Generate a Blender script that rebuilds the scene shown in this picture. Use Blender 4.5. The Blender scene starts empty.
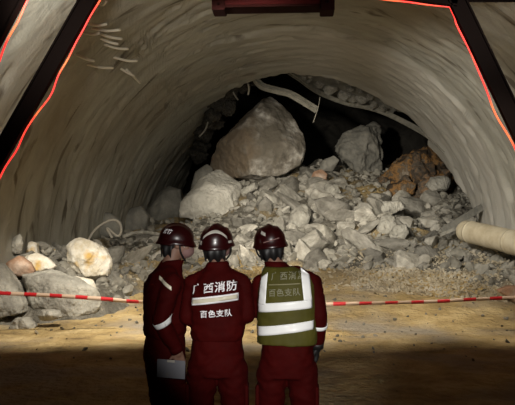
import bpy, bmesh, math, random
from mathutils import Vector, Matrix, Euler, noise
from mathutils.bvhtree import BVHTree
PI = math.pi
sc = bpy.context.scene
COL = sc.collection
R0, ZC = 6.0, 1.4                      # tunnel radius and height of its centre
# ------------------------------------------------------------------ camera
cam_d = bpy.data.cameras.new('camera')
cam = bpy.data.objects.new('camera', cam_d)
COL.objects.link(cam)
F = 650.0
cam_d.sensor_width = 36
cam_d.lens = F / 515 * 36
cam_d.clip_end = 200
cam.location = (0, 0, 1.76)
cam.rotation_euler = (math.radians(90 + 2.86), 0, math.radians(2.86))
sc.camera = cam
CM = cam.rotation_euler.to_matrix()


def P(px, py, Y):
    d = CM @ Vector(((px - 257.5) / F, (202.5 - py) / F, -1))
    return Vector((0, 0, 1.76)) + d * (Y / d.y)


# ------------------------------------------------------------------ helpers
def link(name, me, mt=None, parent=None, smooth=True):
    o = bpy.data.objects.new(name, me)
    COL.objects.link(o)
    if mt:
        me.materials.append(mt)
    if parent:
        o.parent = parent
    if smooth:
        me.polygons.foreach_set('use_smooth', [True] * len(me.polygons))
    return o


def tag(o, label, cat, group=None, kind=None):
    o['label'] = label
    o['category'] = cat
    if group:
        o['group'] = group
    if kind:
        o['kind'] = kind
    return o


def empty(name, loc, rz=0):
    o = bpy.data.objects.new(name, None)
    COL.objects.link(o)
    o.location = loc
    o.rotation_euler = (0, 0, rz)
    o.empty_display_size = .1
    return o


def bm_mesh(name, bm):
    me = bpy.data.meshes.new(name)
    bm.to_mesh(me)
    bm.free()
    return me


def recenter(o, base=False):
    me = o.data
    n = len(me.vertices)
    c = Vector((0, 0, 0))
    for v in me.vertices:
        c += v.co
    c /= n
    if base:
        c.z = min(v.co.z for v in me.vertices)
    me.transform(Matrix.Translation(-c))
    o.location = c
    return o


def remesh(bm, size, smooth=4):
    me = bm_mesh('t', bm)
    o = bpy.data.objects.new('t', me)
    COL.objects.link(o)
    m = o.modifiers.new('r', 'REMESH')
    m.mode = 'VOXEL'
    m.voxel_size = size
    m.adaptivity = 0
    if smooth:
        s = o.modifiers.new('s', 'SMOOTH')
        s.factor = .5
        s.iterations = smooth
    dg = bpy.context.evaluated_depsgraph_get()
    r = bpy.data.meshes.new_from_object(o.evaluated_get(dg))
    bpy.data.objects.remove(o)
    bpy.data.meshes.remove(me)
    r.materials.clear()
    return r


def N(v, s, off=0.0):
    return noise.noise(Vector((v[0] * s + off, v[1] * s + off * 1.7, v[2] * s - off)))


def sm(a, b, x):
    t = max(0, min(1, (x - a) / (b - a)))
    return t * t * (3 - 2 * t)


def interp(tab, x):
    if x <= tab[0][0]:
        return tab[0][1]
    for (a, va), (b, vb) in zip(tab, tab[1:]):
        if x <= b:
            return va + (vb - va) * (x - a) / (b - a)
    return tab[-1][1]


# ------------------------------------------------------------------ materials
def new_mat(name):
    m = bpy.data.materials.new(name)
    m.use_nodes = True
    return m, m.node_tree.nodes, m.node_tree.links, m.node_tree.nodes['Principled BSDF']


def plain(name, c, rough=.6, metal=0, coat=0, spec=.5):
    m, n, l, b = new_mat(name)
    b.inputs['Base Color'].default_value = (*c, 1)
    b.inputs['Roughness'].default_value = rough
    b.inputs['Metallic'].default_value = metal
    b.inputs['Coat Weight'].default_value = coat
    b.inputs['Specular IOR Level'].default_value = spec
    # slight grain so that no surface is perfectly uniform
    tc = n.new('ShaderNodeTexCoord')
    nz = n.new('ShaderNodeTexNoise')
    nz.inputs['Scale'].default_value = 60
    l.new(tc.outputs['Object'], nz.inputs['Vector'])
    bp = n.new('ShaderNodeBump')
    bp.inputs['Strength'].default_value = .08
    bp.inputs['Distance'].default_value = .002
    l.new(nz.outputs['Fac'], bp.inputs['Height'])
    l.new(bp.outputs['Normal'], b.inputs['Normal'])
    return m


def stone(name, stops, scale=2.0, fine=14.0, rough=.9, bump=.6, dist=.03, rnd=0.0, coord='Object',
          vec_scale=(1, 1, 1), stain=None, stain_scale=1.0, stain_lo=.55, stain_hi=.7, detail=8, spec=.25):
    m, n, l, b = new_mat(name)
    tc = n.new('ShaderNodeTexCoord')
    mp = n.new('ShaderNodeMapping')
    mp.inputs['Scale'].default_value = vec_scale
    l.new(tc.outputs[coord], mp.inputs['Vector'])
    n1 = n.new('ShaderNodeTexNoise')
    n1.inputs['Scale'].default_value = scale
    n1.inputs['Detail'].default_value = detail
    n1.inputs['Roughness'].default_value = .62
    l.new(mp.outputs['Vector'], n1.inputs['Vector'])
    rp = n.new('ShaderNodeValToRGB')
    el = rp.color_ramp.elements
    while len(el) < len(stops):
        el.new(.5)
    for e, (p, c) in zip(el, stops):
        e.position = p
        e.color = (*c, 1)
    l.new(n1.outputs['Fac'], rp.inputs['Fac'])
    out = rp.outputs['Color']
    if stain:
        n3 = n.new('ShaderNodeTexNoise')
        n3.inputs['Scale'].default_value = stain_scale
        n3.inputs['Detail'].default_value = 4
        l.new(mp.outputs['Vector'], n3.inputs['Vector'])
        mr = n.new('ShaderNodeMapRange')
        mr.inputs['From Min'].default_value = stain_lo
        mr.inputs['From Max'].default_value = stain_hi
        l.new(n3.outputs['Fac'], mr.inputs['Value'])
        mx = n.new('ShaderNodeMix')
        mx.data_type = 'RGBA'
        l.new(mr.outputs['Result'], mx.inputs[0])
        l.new(out, mx.inputs[6])
        mx.inputs[7].default_value = (*stain, 1)
        out = mx.outputs[2]
    if rnd:
        oi = n.new('ShaderNodeObjectInfo')
        mr = n.new('ShaderNodeMapRange')
        mr.inputs['To Min'].default_value = 1 - rnd
        mr.inputs['To Max'].default_value = 1 + rnd * .5
        l.new(oi.outputs['Random'], mr.inputs['Value'])
        hs = n.new('ShaderNodeHueSaturation')
        l.new(mr.outputs['Result'], hs.inputs['Value'])
        l.new(out, hs.inputs['Color'])
        out = hs.outputs['Color']
    l.new(out, b.inputs['Base Color'])
    b.inputs['Roughness'].default_value = rough
    b.inputs['Specular IOR Level'].default_value = spec
    n2 = n.new('ShaderNodeTexNoise')
    n2.inputs['Scale'].default_value = fine
    n2.inputs['Detail'].default_value = 6
    l.new(mp.outputs['Vector'], n2.inputs['Vector'])
    bp = n.new('ShaderNodeBump')
    bp.inputs['Strength'].default_value = bump
    bp.inputs['Distance'].default_value = dist
    l.new(n2.outputs['Fac'], bp.inputs['Height'])
    l.new(bp.outputs['Normal'], b.inputs['Normal'])
    return m


def emis(name, c, s):
    m, n, l, b = new_mat(name)
    b.inputs['Base Color'].default_value = (*c, 1)
    b.inputs['Emission Color'].default_value = (*c, 1)
    b.inputs['Emission Strength'].default_value = s
    return m


M = {}
M['soil'] = stone('ochre_soil', [(.3, (.19, .135, .065)), (.5, (.41, .30, .135)), (.7, (.58, .45, .24))], scale=1.3, fine=9,
                  bump=1, dist=.1, stain=(.30, .26, .20), stain_scale=.45, stain_lo=.47, stain_hi=.62)
M['heap'] = stone('crushed_rubble', [(.3, (.06, .055, .045)), (.5, (.15, .14, .115)), (.7, (.27, .25, .21))], scale=3.2, fine=11,
                  bump=1, dist=.12, stain=(.36, .27, .13), stain_scale=.35, stain_lo=.52, stain_hi=.62)
M['rock'] = stone('broken_concrete', [(.34, (.24, .225, .19)), (.5, (.35, .335, .29)), (.66, (.48, .46, .405))], scale=1.6, fine=9,
                  bump=.8, dist=.06, rnd=.55)
M['gravel'] = stone('gravel_mix', [(.3, (.12, .11, .09)), (.5, (.24, .23, .195)), (.7, (.40, .38, .33))], scale=1.6, fine=15,
                    bump=.6, dist=.03)
M['ochre_gravel'] = stone('ochre_gravel', [(.3, (.20, .165, .11)), (.5, (.37, .32, .225)), (.7, (.54, .50, .42))], scale=1.5, fine=15,
                          bump=.6, dist=.03)
M['boulder'] = stone('brown_boulder', [(.36, (.11, .10, .08)), (.46, (.21, .19, .155)), (.54, (.36, .335, .29)), (.62, (.66, .64, .58))],
                     scale=1.3, fine=5, bump=.8, dist=.08, stain=(.13, .115, .09), stain_scale=.4, stain_lo=.5, stain_hi=.62)
M['slab'] = stone('grey_slab', [(.3, (.17, .16, .14)), (.5, (.31, .30, .26)), (.7, (.47, .455, .40))], scale=2.2, fine=8,
                  bump=1, dist=.1)
M['paleslab'] = stone('pale_slab', [(.3, (.36, .345, .30)), (.5, (.48, .465, .41)), (.72, (.62, .60, .54))], scale=1.2, fine=8,
                      bump=1, dist=.08)
M['darkslab'] = stone('dim_grey_slab', [(.3, (.13, .13, .115)), (.5, (.21, .205, .18)), (.72, (.32, .31, .27))], scale=1.6, fine=9,
                      bump=.8, dist=.05)
M['cream'] = stone('cream_boulder', [(.3, (.38, .31, .18)), (.46, (.55, .51, .42)), (.6, (.68, .66, .59)), (.8, (.76, .74, .69))], scale=2.2,
                   fine=10, bump=.9, dist=.05, stain=(.50, .33, .11), stain_scale=1.6, stain_lo=.56, stain_hi=.66)
M['rust'] = stone('reddish_rock', [(.3, (.20, .10, .055)), (.5, (.38, .24, .16)), (.7, (.58, .48, .40))], scale=1.4, fine=10,
                  bump=.8, dist=.05)
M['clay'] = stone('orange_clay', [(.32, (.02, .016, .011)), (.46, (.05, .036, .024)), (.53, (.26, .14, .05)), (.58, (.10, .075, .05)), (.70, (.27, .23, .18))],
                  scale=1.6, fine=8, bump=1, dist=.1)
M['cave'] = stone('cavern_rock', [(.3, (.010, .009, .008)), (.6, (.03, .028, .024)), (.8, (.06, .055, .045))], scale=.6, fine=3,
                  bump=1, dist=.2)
M['pipe'] = stone('beige_pipe', [(.3, (.40, .34, .23)), (.5, (.52, .46, .33)), (.7, (.60, .55, .42))], scale=2.5, fine=10, rough=.6,
                  bump=.3, dist=.01)
M['dustysteel'] = stone('dusty_steel', [(.3, (.15, .145, .12)), (.5, (.25, .24, .20)), (.7, (.34, .32, .27))], scale=5, fine=20, rough=.7,
                        bump=.3, dist=.01)
M['darksteel'] = plain('dark_frame_steel', (.0035, .0018, .0015), .8, 0, 0, .05)
M['redsteel'] = stone('dark_red_paint', [(.3, (.030, .001, .001)), (.5, (.042, .0012, .0012)), (.7, (.055, .002, .002))], scale=2, fine=20,
                      rough=.9, bump=.1, dist=.005)
M['deepred'] = plain('deep_red_bracket', (.016, .003, .0025), .9, spec=.1)
M['wire'] = plain('dusty_hose', (.42, .39, .33), .7)
M['paledust'] = plain('dust_covered_rod', (.62, .59, .50), .8)


def shotcrete(name, cols):
    m, n, l, b = new_mat(name)
    uv = n.new('ShaderNodeTexCoord')

    def nz(vs, scale, det=6, rough=.6, dis=0):
        mp = n.new('ShaderNodeMapping')
        mp.inputs['Scale'].default_value = vs
        l.new(uv.outputs['UV'], mp.inputs['Vector'])
        t = n.new('ShaderNodeTexNoise')
        t.inputs['Scale'].default_value = scale
        t.inputs['Detail'].default_value = det
        t.inputs['Roughness'].default_value = rough
        t.inputs['Distortion'].default_value = dis
        l.new(mp.outputs['Vector'], t.inputs['Vector'])
        return t.outputs['Fac']
    # u is arc length (m), v is metres along the tunnel
    a = nz((.5, 1.3, 1), 1.0, 8, .65, .6)
    rp = n.new('ShaderNodeValToRGB')
    el = rp.color_ramp.elements
    while len(el) < len(cols):
        el.new(.5)
    for e, (p, c) in zip(el, cols):
        e.position = p
        e.color = (*c, 1)
    l.new(a, rp.inputs['Fac'])
    # darker streaks along the rings
    s = nz((.42, 1.5, 1), 1.5, 3, .5, .5)
    mr = n.new('ShaderNodeMapRange')
    mr.inputs['From Min'].default_value = .60
    mr.inputs['From Max'].default_value = .68
    mr.inputs['To Max'].default_value = .8
    l.new(s, mr.inputs['Value'])
    mx = n.new('ShaderNodeMix')
    mx.data_type = 'RGBA'
    l.new(mr.outputs['Result'], mx.inputs[0])
    l.new(rp.outputs['Color'], mx.inputs[6])
    mx.inputs[7].default_value = (.085, .068, .048, 1)
    # rusty seep
    s2 = nz((.5, .5, 1), .45, 3, .5)
    mr2 = n.new('ShaderNodeMapRange')
    mr2.inputs['From Min'].default_value = .52
    mr2.inputs['From Max'].default_value = .66
    mr2.inputs['To Max'].default_value = .35
    l.new(s2, mr2.inputs['Value'])
    mx2 = n.new('ShaderNodeMix')
    mx2.data_type = 'RGBA'
    l.new(mr2.outputs['Result'], mx2.inputs[0])
    l.new(mx.outputs[2], mx2.inputs[6])
    mx2.inputs[7].default_value = (.26, .205, .14, 1)
    # paler tone over the far rings, from the crown down to the right foot
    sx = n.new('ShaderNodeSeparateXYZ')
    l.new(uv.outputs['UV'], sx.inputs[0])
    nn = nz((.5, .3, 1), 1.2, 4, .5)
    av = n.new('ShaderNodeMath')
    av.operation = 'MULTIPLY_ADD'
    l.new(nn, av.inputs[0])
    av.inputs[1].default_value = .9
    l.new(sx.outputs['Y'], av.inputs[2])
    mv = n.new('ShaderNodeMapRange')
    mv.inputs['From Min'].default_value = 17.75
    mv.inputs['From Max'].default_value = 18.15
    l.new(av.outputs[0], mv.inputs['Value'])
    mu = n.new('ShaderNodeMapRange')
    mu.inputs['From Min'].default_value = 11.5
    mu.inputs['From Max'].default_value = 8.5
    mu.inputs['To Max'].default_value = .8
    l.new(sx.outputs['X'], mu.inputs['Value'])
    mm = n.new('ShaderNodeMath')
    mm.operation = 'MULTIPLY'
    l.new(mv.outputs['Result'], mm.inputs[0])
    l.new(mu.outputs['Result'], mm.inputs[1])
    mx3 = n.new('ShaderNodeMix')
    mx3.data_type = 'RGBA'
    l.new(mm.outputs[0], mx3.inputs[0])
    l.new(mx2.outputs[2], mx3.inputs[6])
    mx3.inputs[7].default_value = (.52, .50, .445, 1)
    l.new(mx3.outputs[2], b.inputs['Base Color'])
    b.inputs['Roughness'].default_value = .9
    b.inputs['Specular IOR Level'].default_value = .2
    h1 = nz((.7, 1.6, 1), 1.5, 6, .55, .8)
    h2 = nz((1, 1, 1), 9, 5)
    ad = n.new('ShaderNodeMath')
    ad.operation = 'MULTIPLY_ADD'
    l.new(h2, ad.inputs[0])
    ad.inputs[1].default_value = .25
    l.new(h1, ad.inputs[2])
    bp = n.new('ShaderNodeBump')
    bp.inputs['Strength'].default_value = .55
    bp.inputs['Distance'].default_value = .06
    l.new(ad.outputs[0], bp.inputs['Height'])
    l.new(bp.outputs['Normal'], b.inputs['Normal'])
    return m


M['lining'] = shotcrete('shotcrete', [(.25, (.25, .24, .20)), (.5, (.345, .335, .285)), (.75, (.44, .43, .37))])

# ------------------------------------------------------------------ ground and heap heights
def ground_z(x, y):
    v = Vector((x, y, 0))
    return .9 * sm(12.3, 19, y) + .04 * noise.noise(v * .5) + .025 * noise.noise(v * 2.1) + .012 * noise.noise(v * 5.5) \
        + .02 * sm(.2, .6, abs(noise.noise(Vector((x * .25, y * 1.6, 3))))) - .02


GY = [12, 14, 16, 18, 20, 22, 24, 26, 28, 31, 37]
GX = [-8, -6, -4.5, -3, -1.5, 0, 1.5, 3, 4.5, 6, 8]
GZ = {
    -8: [.3, .9, 1.2, 1.5, 1.8, 2.1, 2.5, 2.9, 3.3, 3.8, 4.5],
    -6: [-.5, 1.2, 1.35, 1.45, 1.6, 1.8, 1.95, 2.3, 2.7, 3.3, 4],
    -4.5: [-.5, .55, .85, 1.05, 1.3, 1.6, 2.0, 2.55, 3.05, 3.7, 4.2],
    -3: [-.6, -.3, .30, .93, 1.3, 1.95, 2.5, 3.15, 3.7, 4.2, 4.6],
    -1.5: [-.8, -.5, .1, .84, 1.3, 2.1, 3.05, 3.9, 4.4, 4.8, 5],
    0: [-.8, -.5, .05, .82, 1.32, 2.1, 3.05, 3.96, 4.5, 5, 5.2],
    1.5: [-.8, -.5, .05, .82, 1.4, 2.2, 3.1, 3.96, 4.6, 5, 5.2],
    3: [-.8, -.5, .1, .87, 1.45, 2.4, 3.2, 3.9, 4.5, 5, 5.2],
    4.5: [-.7, -.3, .45, 1.0, 1.5, 1.85, 2.2, 3.7, 4.2, 5, 5.2],
    6: [-.3, .25, .85, 1.3, 1.72, 2.3, 3.0, 3.6, 4.2, 5, 5.2],
    8: [0, .5, 1.1, 1.6, 2.1, 2.8, 3.4, 4, 4.6, 5.2, 5.5],
}


def heap_base(x, y):
    x = max(-8, min(7.999, x))
    y = max(12, min(36.99, y))
    i = max(k for k in range(len(GX)) if GX[k] <= x)
    j = max(k for k in range(len(GY)) if GY[k] <= y)
    i = min(i, len(GX) - 2)
    j = min(j, len(GY) - 2)
    tx = (x - GX[i]) / (GX[i + 1] - GX[i])
    ty = (y - GY[j]) / (GY[j + 1] - GY[j])
    tx = tx * tx * (3 - 2 * tx)
    a = GZ[GX[i]][j] * (1 - tx) + GZ[GX[i + 1]][j] * tx
    b = GZ[GX[i]][j + 1] * (1 - tx) + GZ[GX[i + 1]][j + 1] * tx
    return a + (b - a) * ty


def heap_z(x, y):
    v = Vector((x, y, 0))
    return heap_base(x, y) + .22 * noise.noise(v * .9) + .12 * noise.noise(v * 2.3) + .06 * noise.noise(v * 6)


def surf_z(x, y):
    return max(ground_z(x, y), heap_z(x, y)) if y > 12 else ground_z(x, y)


def hit(px, py, y0=12, y1=36):
    y = y0
    while y < y1:
        p = P(px, py, y)
        if surf_z(p.x, p.y) >= p.z:
            return Vector((p.x, p.y, surf_z(p.x, p.y)))
        y += .06
    return None


def grid_mesh(name, xs, ys, f):
    vs = [(x, y, f(x, y)) for y in ys for x in xs]
    w = len(xs)
    fs = [(j * w + i, j * w + i + 1, (j + 1) * w + i + 1, (j + 1) * w + i) for j in range(len(ys) - 1) for i in range(w - 1)]
    me = bpy.data.meshes.new(name)
    me.from_pydata(vs, [], fs)
    return me


def frange(a, b, n):
    return [a + (b - a) * i / (n - 1) for i in range(n)]


fl = link('floor', grid_mesh('floor', frange(-6.4, 6.4, 170), frange(-6, 24, 420), ground_z), M['soil'])
fl['kind'] = 'structure'
hme = grid_mesh('rubble_heap', frange(-7.9, 7.9, 200), frange(12.1, 36, 300), heap_z)
hb = bmesh.new()
hb.from_mesh(hme)
bmesh.ops.delete(hb, geom=[v for v in hb.verts if v.co.y < 20.5 and math.hypot(v.co.x, v.co.z - ZC) > R0 + .2], context='VERTS')
bmesh.ops.delete(hb, geom=[v for v in hb.verts if v.co.z < ground_z(v.co.x, v.co.y) - .4 and v.co.y < 20], context='VERTS')
hb.to_mesh(hme)
hb.free()
hp = link('rubble_heap', hme, M['heap'])
tag(hp, 'sloping heap of crushed grey rubble filling the end of the tunnel', 'rubble', kind='stuff')

# ------------------------------------------------------------------ tunnel lining
EDGE = [(-20, 21.5), (9.5, 20.8), (21, 22.0), (31, 22.6), (35.5, 23.0), (38, 22.1), (50, 22.3), (54, 22.5), (76, 22.4), (92, 22.3), (101, 22.4), (108, 22.7),
        (122, 24.7), (128, 27), (136, 29.5), (146, 32), (159, 33), (200, 33)]


def lin_r(a, y):
    """inner radius of the sprayed lining at angle a (deg) and distance y"""
    u = math.radians(a) * R0
    r = R0
    v = Vector((u * .30, y * 1.35, 0))
    r += .05 * noise.noise(v)
    r += .035 * noise.noise(Vector((u * .8 + 9, y * 2.6, 4)))
    g = noise.noise(Vector((u * 1.0 + 3, y * 3.0, 14)))
    r += .07 * sm(.25, .5, g)
    r += .02 * noise.noise(Vector((u * 2.4, y * 5, 8)))
    # inner layer of concrete: a lip that follows the ring
    lip = 17.4 + .35 * noise.noise(Vector((u * .5, 3, 1)))
    r -= .10 * sm(lip, lip + .12, y) * (1 - sm(100, 125, a))
    lip2 = 19.6 + .5 * noise.noise(Vector((u * .6, 7, 1)))
    r += .06 * sm(lip2, lip2 + .08, y) * (1 - sm(70, 90, a))
    # two scars where slabs of concrete dropped off
    for (ua, yy, su, sy, dp) in SCARS:
        du = (u - ua) / su
        dy = (y - yy - .35 * (u - ua)) / sy
        q = du * du + dy * dy
        if q < 2.5:
            r += dp * math.exp(-q * q)
    return r


def au(px, py):
    """angle and distance at which a pixel meets the lining"""
    y = 8.0
    while y < 40:
        p = P(px, py, y)
        if math.hypot(p.x, p.z - ZC) > R0:
            return math.degrees(math.atan2(p.z - ZC, p.x)), y
        y += .05
    return math.degrees(math.atan2(p.z - ZC, p.x)), y


SCARS = []
for (px, py, su, sy, dp) in [(177, 20, .55, .10, .10), (152, 31, .38, .09, .08), (185, 33, .8, .06, .06), (160, 37, .4, .05, .06),
                             (190, 92, .6, .1, .08), (235, 68, .9, .08, .07), (170, 78, .7, .07, .07)]:
    a_, y_ = au(px, py)
    SCARS.append((math.radians(a_) * R0, y_, su, sy, dp))


def edge_y(a):
    u = math.radians(a) * R0
    e = interp(EDGE, a)
    e += .22 * noise.noise(Vector((u * 1.1, 0, 5))) + .14 * noise.noise(Vector((u * 3.5, 0, 5)))
    if 95 < a < 150:
        e += .5 * noise.noise(Vector((u * 2.0, 2, 5))) + .3 * noise.noise(Vector((u * 6, 2, 5)))
    return e


def lin_p(a, y, dr=0):
    r = lin_r(a, y) + dr
    t = math.radians(a)
    return Vector((r * math.cos(t), y, ZC + r * math.sin(t)))


def lining(name, a0, a1):
    na = int((a1 - a0) * 1.6)
    nv = 380
    vs, uvs = [], []
    for i in range(na + 1):
        a = a0 + (a1 - a0) * i / na
        e = edge_y(a)
        for j in range(nv + 1):
            t = j / nv
            # denser where the camera looks
            y = -6 + (e + 6) * (t * 2.0 / 3 if False else (.35 * t / .12 if t < .12 else .35 + .65 * (t - .12) / .88))
            vs.append(lin_p(a, y))
            uvs.append((math.radians(a) * R0, y))
        for k, dr in enumerate((.10, .38)):
            p = lin_p(a, e + .1 * (k + 1) * noise.noise(Vector((a * .5, k, 0))), dr)
            vs.append(p)
            uvs.append((math.radians(a) * R0, e + dr))
    w = nv + 3
    fs = [(i * w + j, (i + 1) * w + j, (i + 1) * w + j + 1, i * w + j + 1) for i in range(na) for j in range(w - 1)]
    me = bpy.data.meshes.new(name)
    me.from_pydata(vs, [], fs)
    ul = me.uv_layers.new(name='UVMap')
    for lp in me.loops:
        ul.data[lp.index].uv = uvs[lp.vertex_index]
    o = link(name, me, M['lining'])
    o['kind'] = 'structure'
    return o


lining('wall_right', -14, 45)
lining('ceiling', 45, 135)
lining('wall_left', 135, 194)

# cavern left by the collapse
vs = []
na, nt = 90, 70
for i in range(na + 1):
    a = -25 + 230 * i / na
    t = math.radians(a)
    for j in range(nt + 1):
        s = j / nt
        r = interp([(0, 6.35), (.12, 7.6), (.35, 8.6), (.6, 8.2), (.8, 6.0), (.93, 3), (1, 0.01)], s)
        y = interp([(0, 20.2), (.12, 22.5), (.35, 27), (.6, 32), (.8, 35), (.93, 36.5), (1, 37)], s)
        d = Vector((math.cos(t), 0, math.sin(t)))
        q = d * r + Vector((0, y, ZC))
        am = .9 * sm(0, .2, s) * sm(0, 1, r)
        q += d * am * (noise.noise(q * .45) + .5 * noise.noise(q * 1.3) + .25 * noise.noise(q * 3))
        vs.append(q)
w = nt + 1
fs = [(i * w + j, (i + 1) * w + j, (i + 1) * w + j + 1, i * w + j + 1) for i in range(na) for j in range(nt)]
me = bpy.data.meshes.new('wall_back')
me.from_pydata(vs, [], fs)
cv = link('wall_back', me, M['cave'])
cv['kind'] = 'structure'

# ------------------------------------------------------------------ tubes and beams
def smooth_path(pts, n=6):
    out = []
    pts = [Vector(p) for p in pts]
    ext = [pts[0] * 2 - pts[1]] + pts + [pts[-1] * 2 - pts[-2]]
    for i in range(1, len(ext) - 2):
        p0, p1, p2, p3 = ext[i - 1:i + 3]
        for k in range(n):
            t = k / n
            out.append(.5 * ((2 * p1) + (p2 - p0) * t + (2 * p0 - 5 * p1 + 4 * p2 - p3) * t * t + (3 * p1 - p0 - 3 * p2 + p3) * t ** 3))
    out.append(pts[-1])
    return out


def sweep(bm, path, prof, up=Vector((0, 1, 0)), radii=None):
    rings = []
    for i, p in enumerate(path):
        d = (path[min(i + 1, len(path) - 1)] - path[max(i - 1, 0)]).normalized()
        s = d.cross(up)
        if s.length < 1e-3:
            s = d.cross(Vector((1, 0, 0)))
        s.normalize()
        t = s.cross(d).normalized()
        k = radii[i] if radii else 1
        rings.append([bm.verts.new(p + s * (a * k) + t * (b * k)) for a, b in prof])
    m = len(prof)
    for r1, r2 in zip(rings, rings[1:]):
        for j in range(m):
            bm.faces.new((r1[j], r1[(j + 1) % m], r2[(j + 1) % m], r2[j]))
    bm.faces.new(rings[0][::-1])
    bm.faces.new(rings[-1])


def circ(r, n=10):
    return [(r * math.cos(2 * PI * k / n), r * math.sin(2 * PI * k / n)) for k in range(n)]


def iprof(w, h, t=.02):
    # I-section: flanges across a (width w) at +-h/2
    a, b = w / 2, h / 2
    return [(-a, -b), (a, -b), (a, -b + t), (t / 2, -b + t), (t / 2, b - t), (a, b - t), (a, b), (-a, b), (-a, b - t), (-t / 2, b - t),
            (-t / 2, -b + t), (-a, -b + t)]


def tube(name, path, r, mt, parent=None, n=10):
    bm = bmesh.new()
    sweep(bm, path, circ(r, n))
    bmesh.ops.recalc_face_normals(bm, faces=bm.faces)
    return link(name, bm_mesh(name, bm), mt, parent)


def beam(name, path, prof, mt, parent=None, up=Vector((0, 1, 0)), bev=0):
    bm = bmesh.new()
    sweep(bm, path, prof, up)
    bmesh.ops.recalc_face_normals(bm, faces=bm.faces)
    return link(name, bm_mesh(name, bm), mt, parent, smooth=False)


def box(bm, c, s, rot=None, bev=.0):
    r = bmesh.ops.create_cube(bm, size=1)
    m = Matrix.Translation(c) @ (rot.to_4x4() if rot else Matrix()) @ Matrix.Diagonal((*s, 1))
    bmesh.ops.transform(bm, matrix=m, verts=r['verts'])
    if bev:
        es = list({e for v in r['verts'] for e in v.link_edges})
        bmesh.ops.bevel(bm, geom=es, offset=bev, segments=2, affect='EDGES')


# ------------------------------------------------------------------ the two lining-trolley frames with LED rope
def led_mat():
    m, n, l, b = new_mat('red_led_rope')
    tc = n.new('ShaderNodeTexCoord')
    nz = n.new('ShaderNodeTexNoise')
    nz.inputs['Scale'].default_value = 1.6
    nz.inputs['Detail'].default_value = 3
    l.new(tc.outputs['Object'], nz.inputs['Vector'])
    rp = n.new('ShaderNodeValToRGB')
    rp.color_ramp.elements[0].position = .5
    rp.color_ramp.elements[0].color = (1, .035, .03, 1)
    rp.color_ramp.elements[1].position = .72
    rp.color_ramp.elements[1].color = (1, .28, .06, 1)
    l.new(nz.outputs['Fac'], rp.inputs['Fac'])
    l.new(rp.outputs['Color'], b.inputs['Emission Color'])
    b.inputs['Emission Strength'].default_value = 1.6
    b.inputs['Base Color'].default_value = (.5, .03, .02, 1)
    return m


M['led'] = led_mat()
M['rope_jacket'] = plain('rope_sleeve', (.35, .02, .02), .4)


def offset_poly(pts, d):
    """shift an open polyline in the XZ plane outwards by d"""
    out = []
    for i, p in enumerate(pts):
        a = pts[max(i - 1, 0)]
        b = pts[min(i + 1, len(pts) - 1)]
        n1 = None
        if i > 0:
            t = (p - a).normalized()
            n1 = Vector((-t.z, 0, t.x))
        if i < len(pts) - 1:
            t = (b - p).normalized()
            n2 = Vector((-t.z, 0, t.x))
            n1 = n2 if n1 is None else (n1 + n2)
        n1.normalize()
        out.append(p + n1 * d)
    return out


def frame(Y, inner_px, label, led_wave, ledlabel):
    root = empty('gantry', (0, Y, 0))
    tag(root, label, 'frame', 'trolley frames')
    loc = [P(px, py, Y) - Vector((0, Y, 0)) for px, py in inner_px]
    for k, q in enumerate(loc):
        q.y = 0
    if loc[0].z > .4:
        loc = [Vector((loc[0].x - .12, 0, .0))] + loc
    loc[-1].z = max(loc[-1].z, 0)
    W = .29
    mid = offset_poly(loc, W / 2)
    names = []
    for i in range(len(mid) - 1):
        a, b = mid[i], mid[i + 1]
        d = (b - a).normalized()
        ext = .0 if i in (0,) else .03
        a2 = a - d * ext
        b2 = b + d * (.03 if i < len(mid) - 2 else 0)
        horiz = abs(d.x) > .9
        nm = 'top_beam' if horiz else 'leg'
        beam(nm, [a2, b2], iprof(.12, W, .03), M['darksteel'], root, up=Vector((-d.z, 0, d.x)))
    # rope light tied along the inner flange
    fine = []
    off = offset_poly(loc, -.015)
    for i in range(len(off) - 1):
        a, b = off[i], off[i + 1]
        k = max(3, int((b - a).length / .1))
        for j in range(k):
            fine.append(a.lerp(b, j / k))
    fine.append(off[-1])
    path = []
    for q in fine:
        wv = led_wave(q)
        path.append(q + Vector((wv, .062 - .01 * math.sin(q.x * 9 + q.z * 7), -.25 * abs(wv))))
    path = [p for p in path if p.z > .35]
    led = tube('rope_light', path, .015, M['led'], root, 8)
    led['label'] = ledlabel
    return root


def wave1(q):
    if q.z > 5.4:
        return 0
    w = .006 * math.sin(q.z * 3.1) + .006 * math.sin(q.z * 8)
    if q.x < 0:
        w += .012 + .06 * math.exp(-((q.z - 4.2) / .3) ** 2) + .02 * math.exp(-((q.z - 3.2) / .25) ** 2)
    else:
        w -= .012 + .05 * math.exp(-((q.z - 3.9) / .4) ** 2)
    return w


# outline is given from the left foot over the top to the right foot
frame(11.0, [(-6, 181), (100, -5), (112, -16), (275, -16), (400, -1), (451, 5), (523, 158), (548, 316)],
      'dark steel trolley frame edged with a red rope light, the farther of two', wave1, 'glowing red rope light')
frame(9.3, [(-70, 175), (24, 0), (42, -35), (275, -95), (500, -60), (600, 160), (640, 330)],
      'dark steel trolley frame crossing the top left corner, the nearer of two', wave1, 'glowing orange red rope light')
# outrigger between frame and lining at top right
o = beam('side_bracket_beam', [P(466, -3, 11.05), P(522, -3, 11.05)], iprof(.14, .12, .02), M['darksteel'])
tag(recenter(o), 'dark horizontal steel bracket running from frame corner out to the right lining', 'beam')

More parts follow.
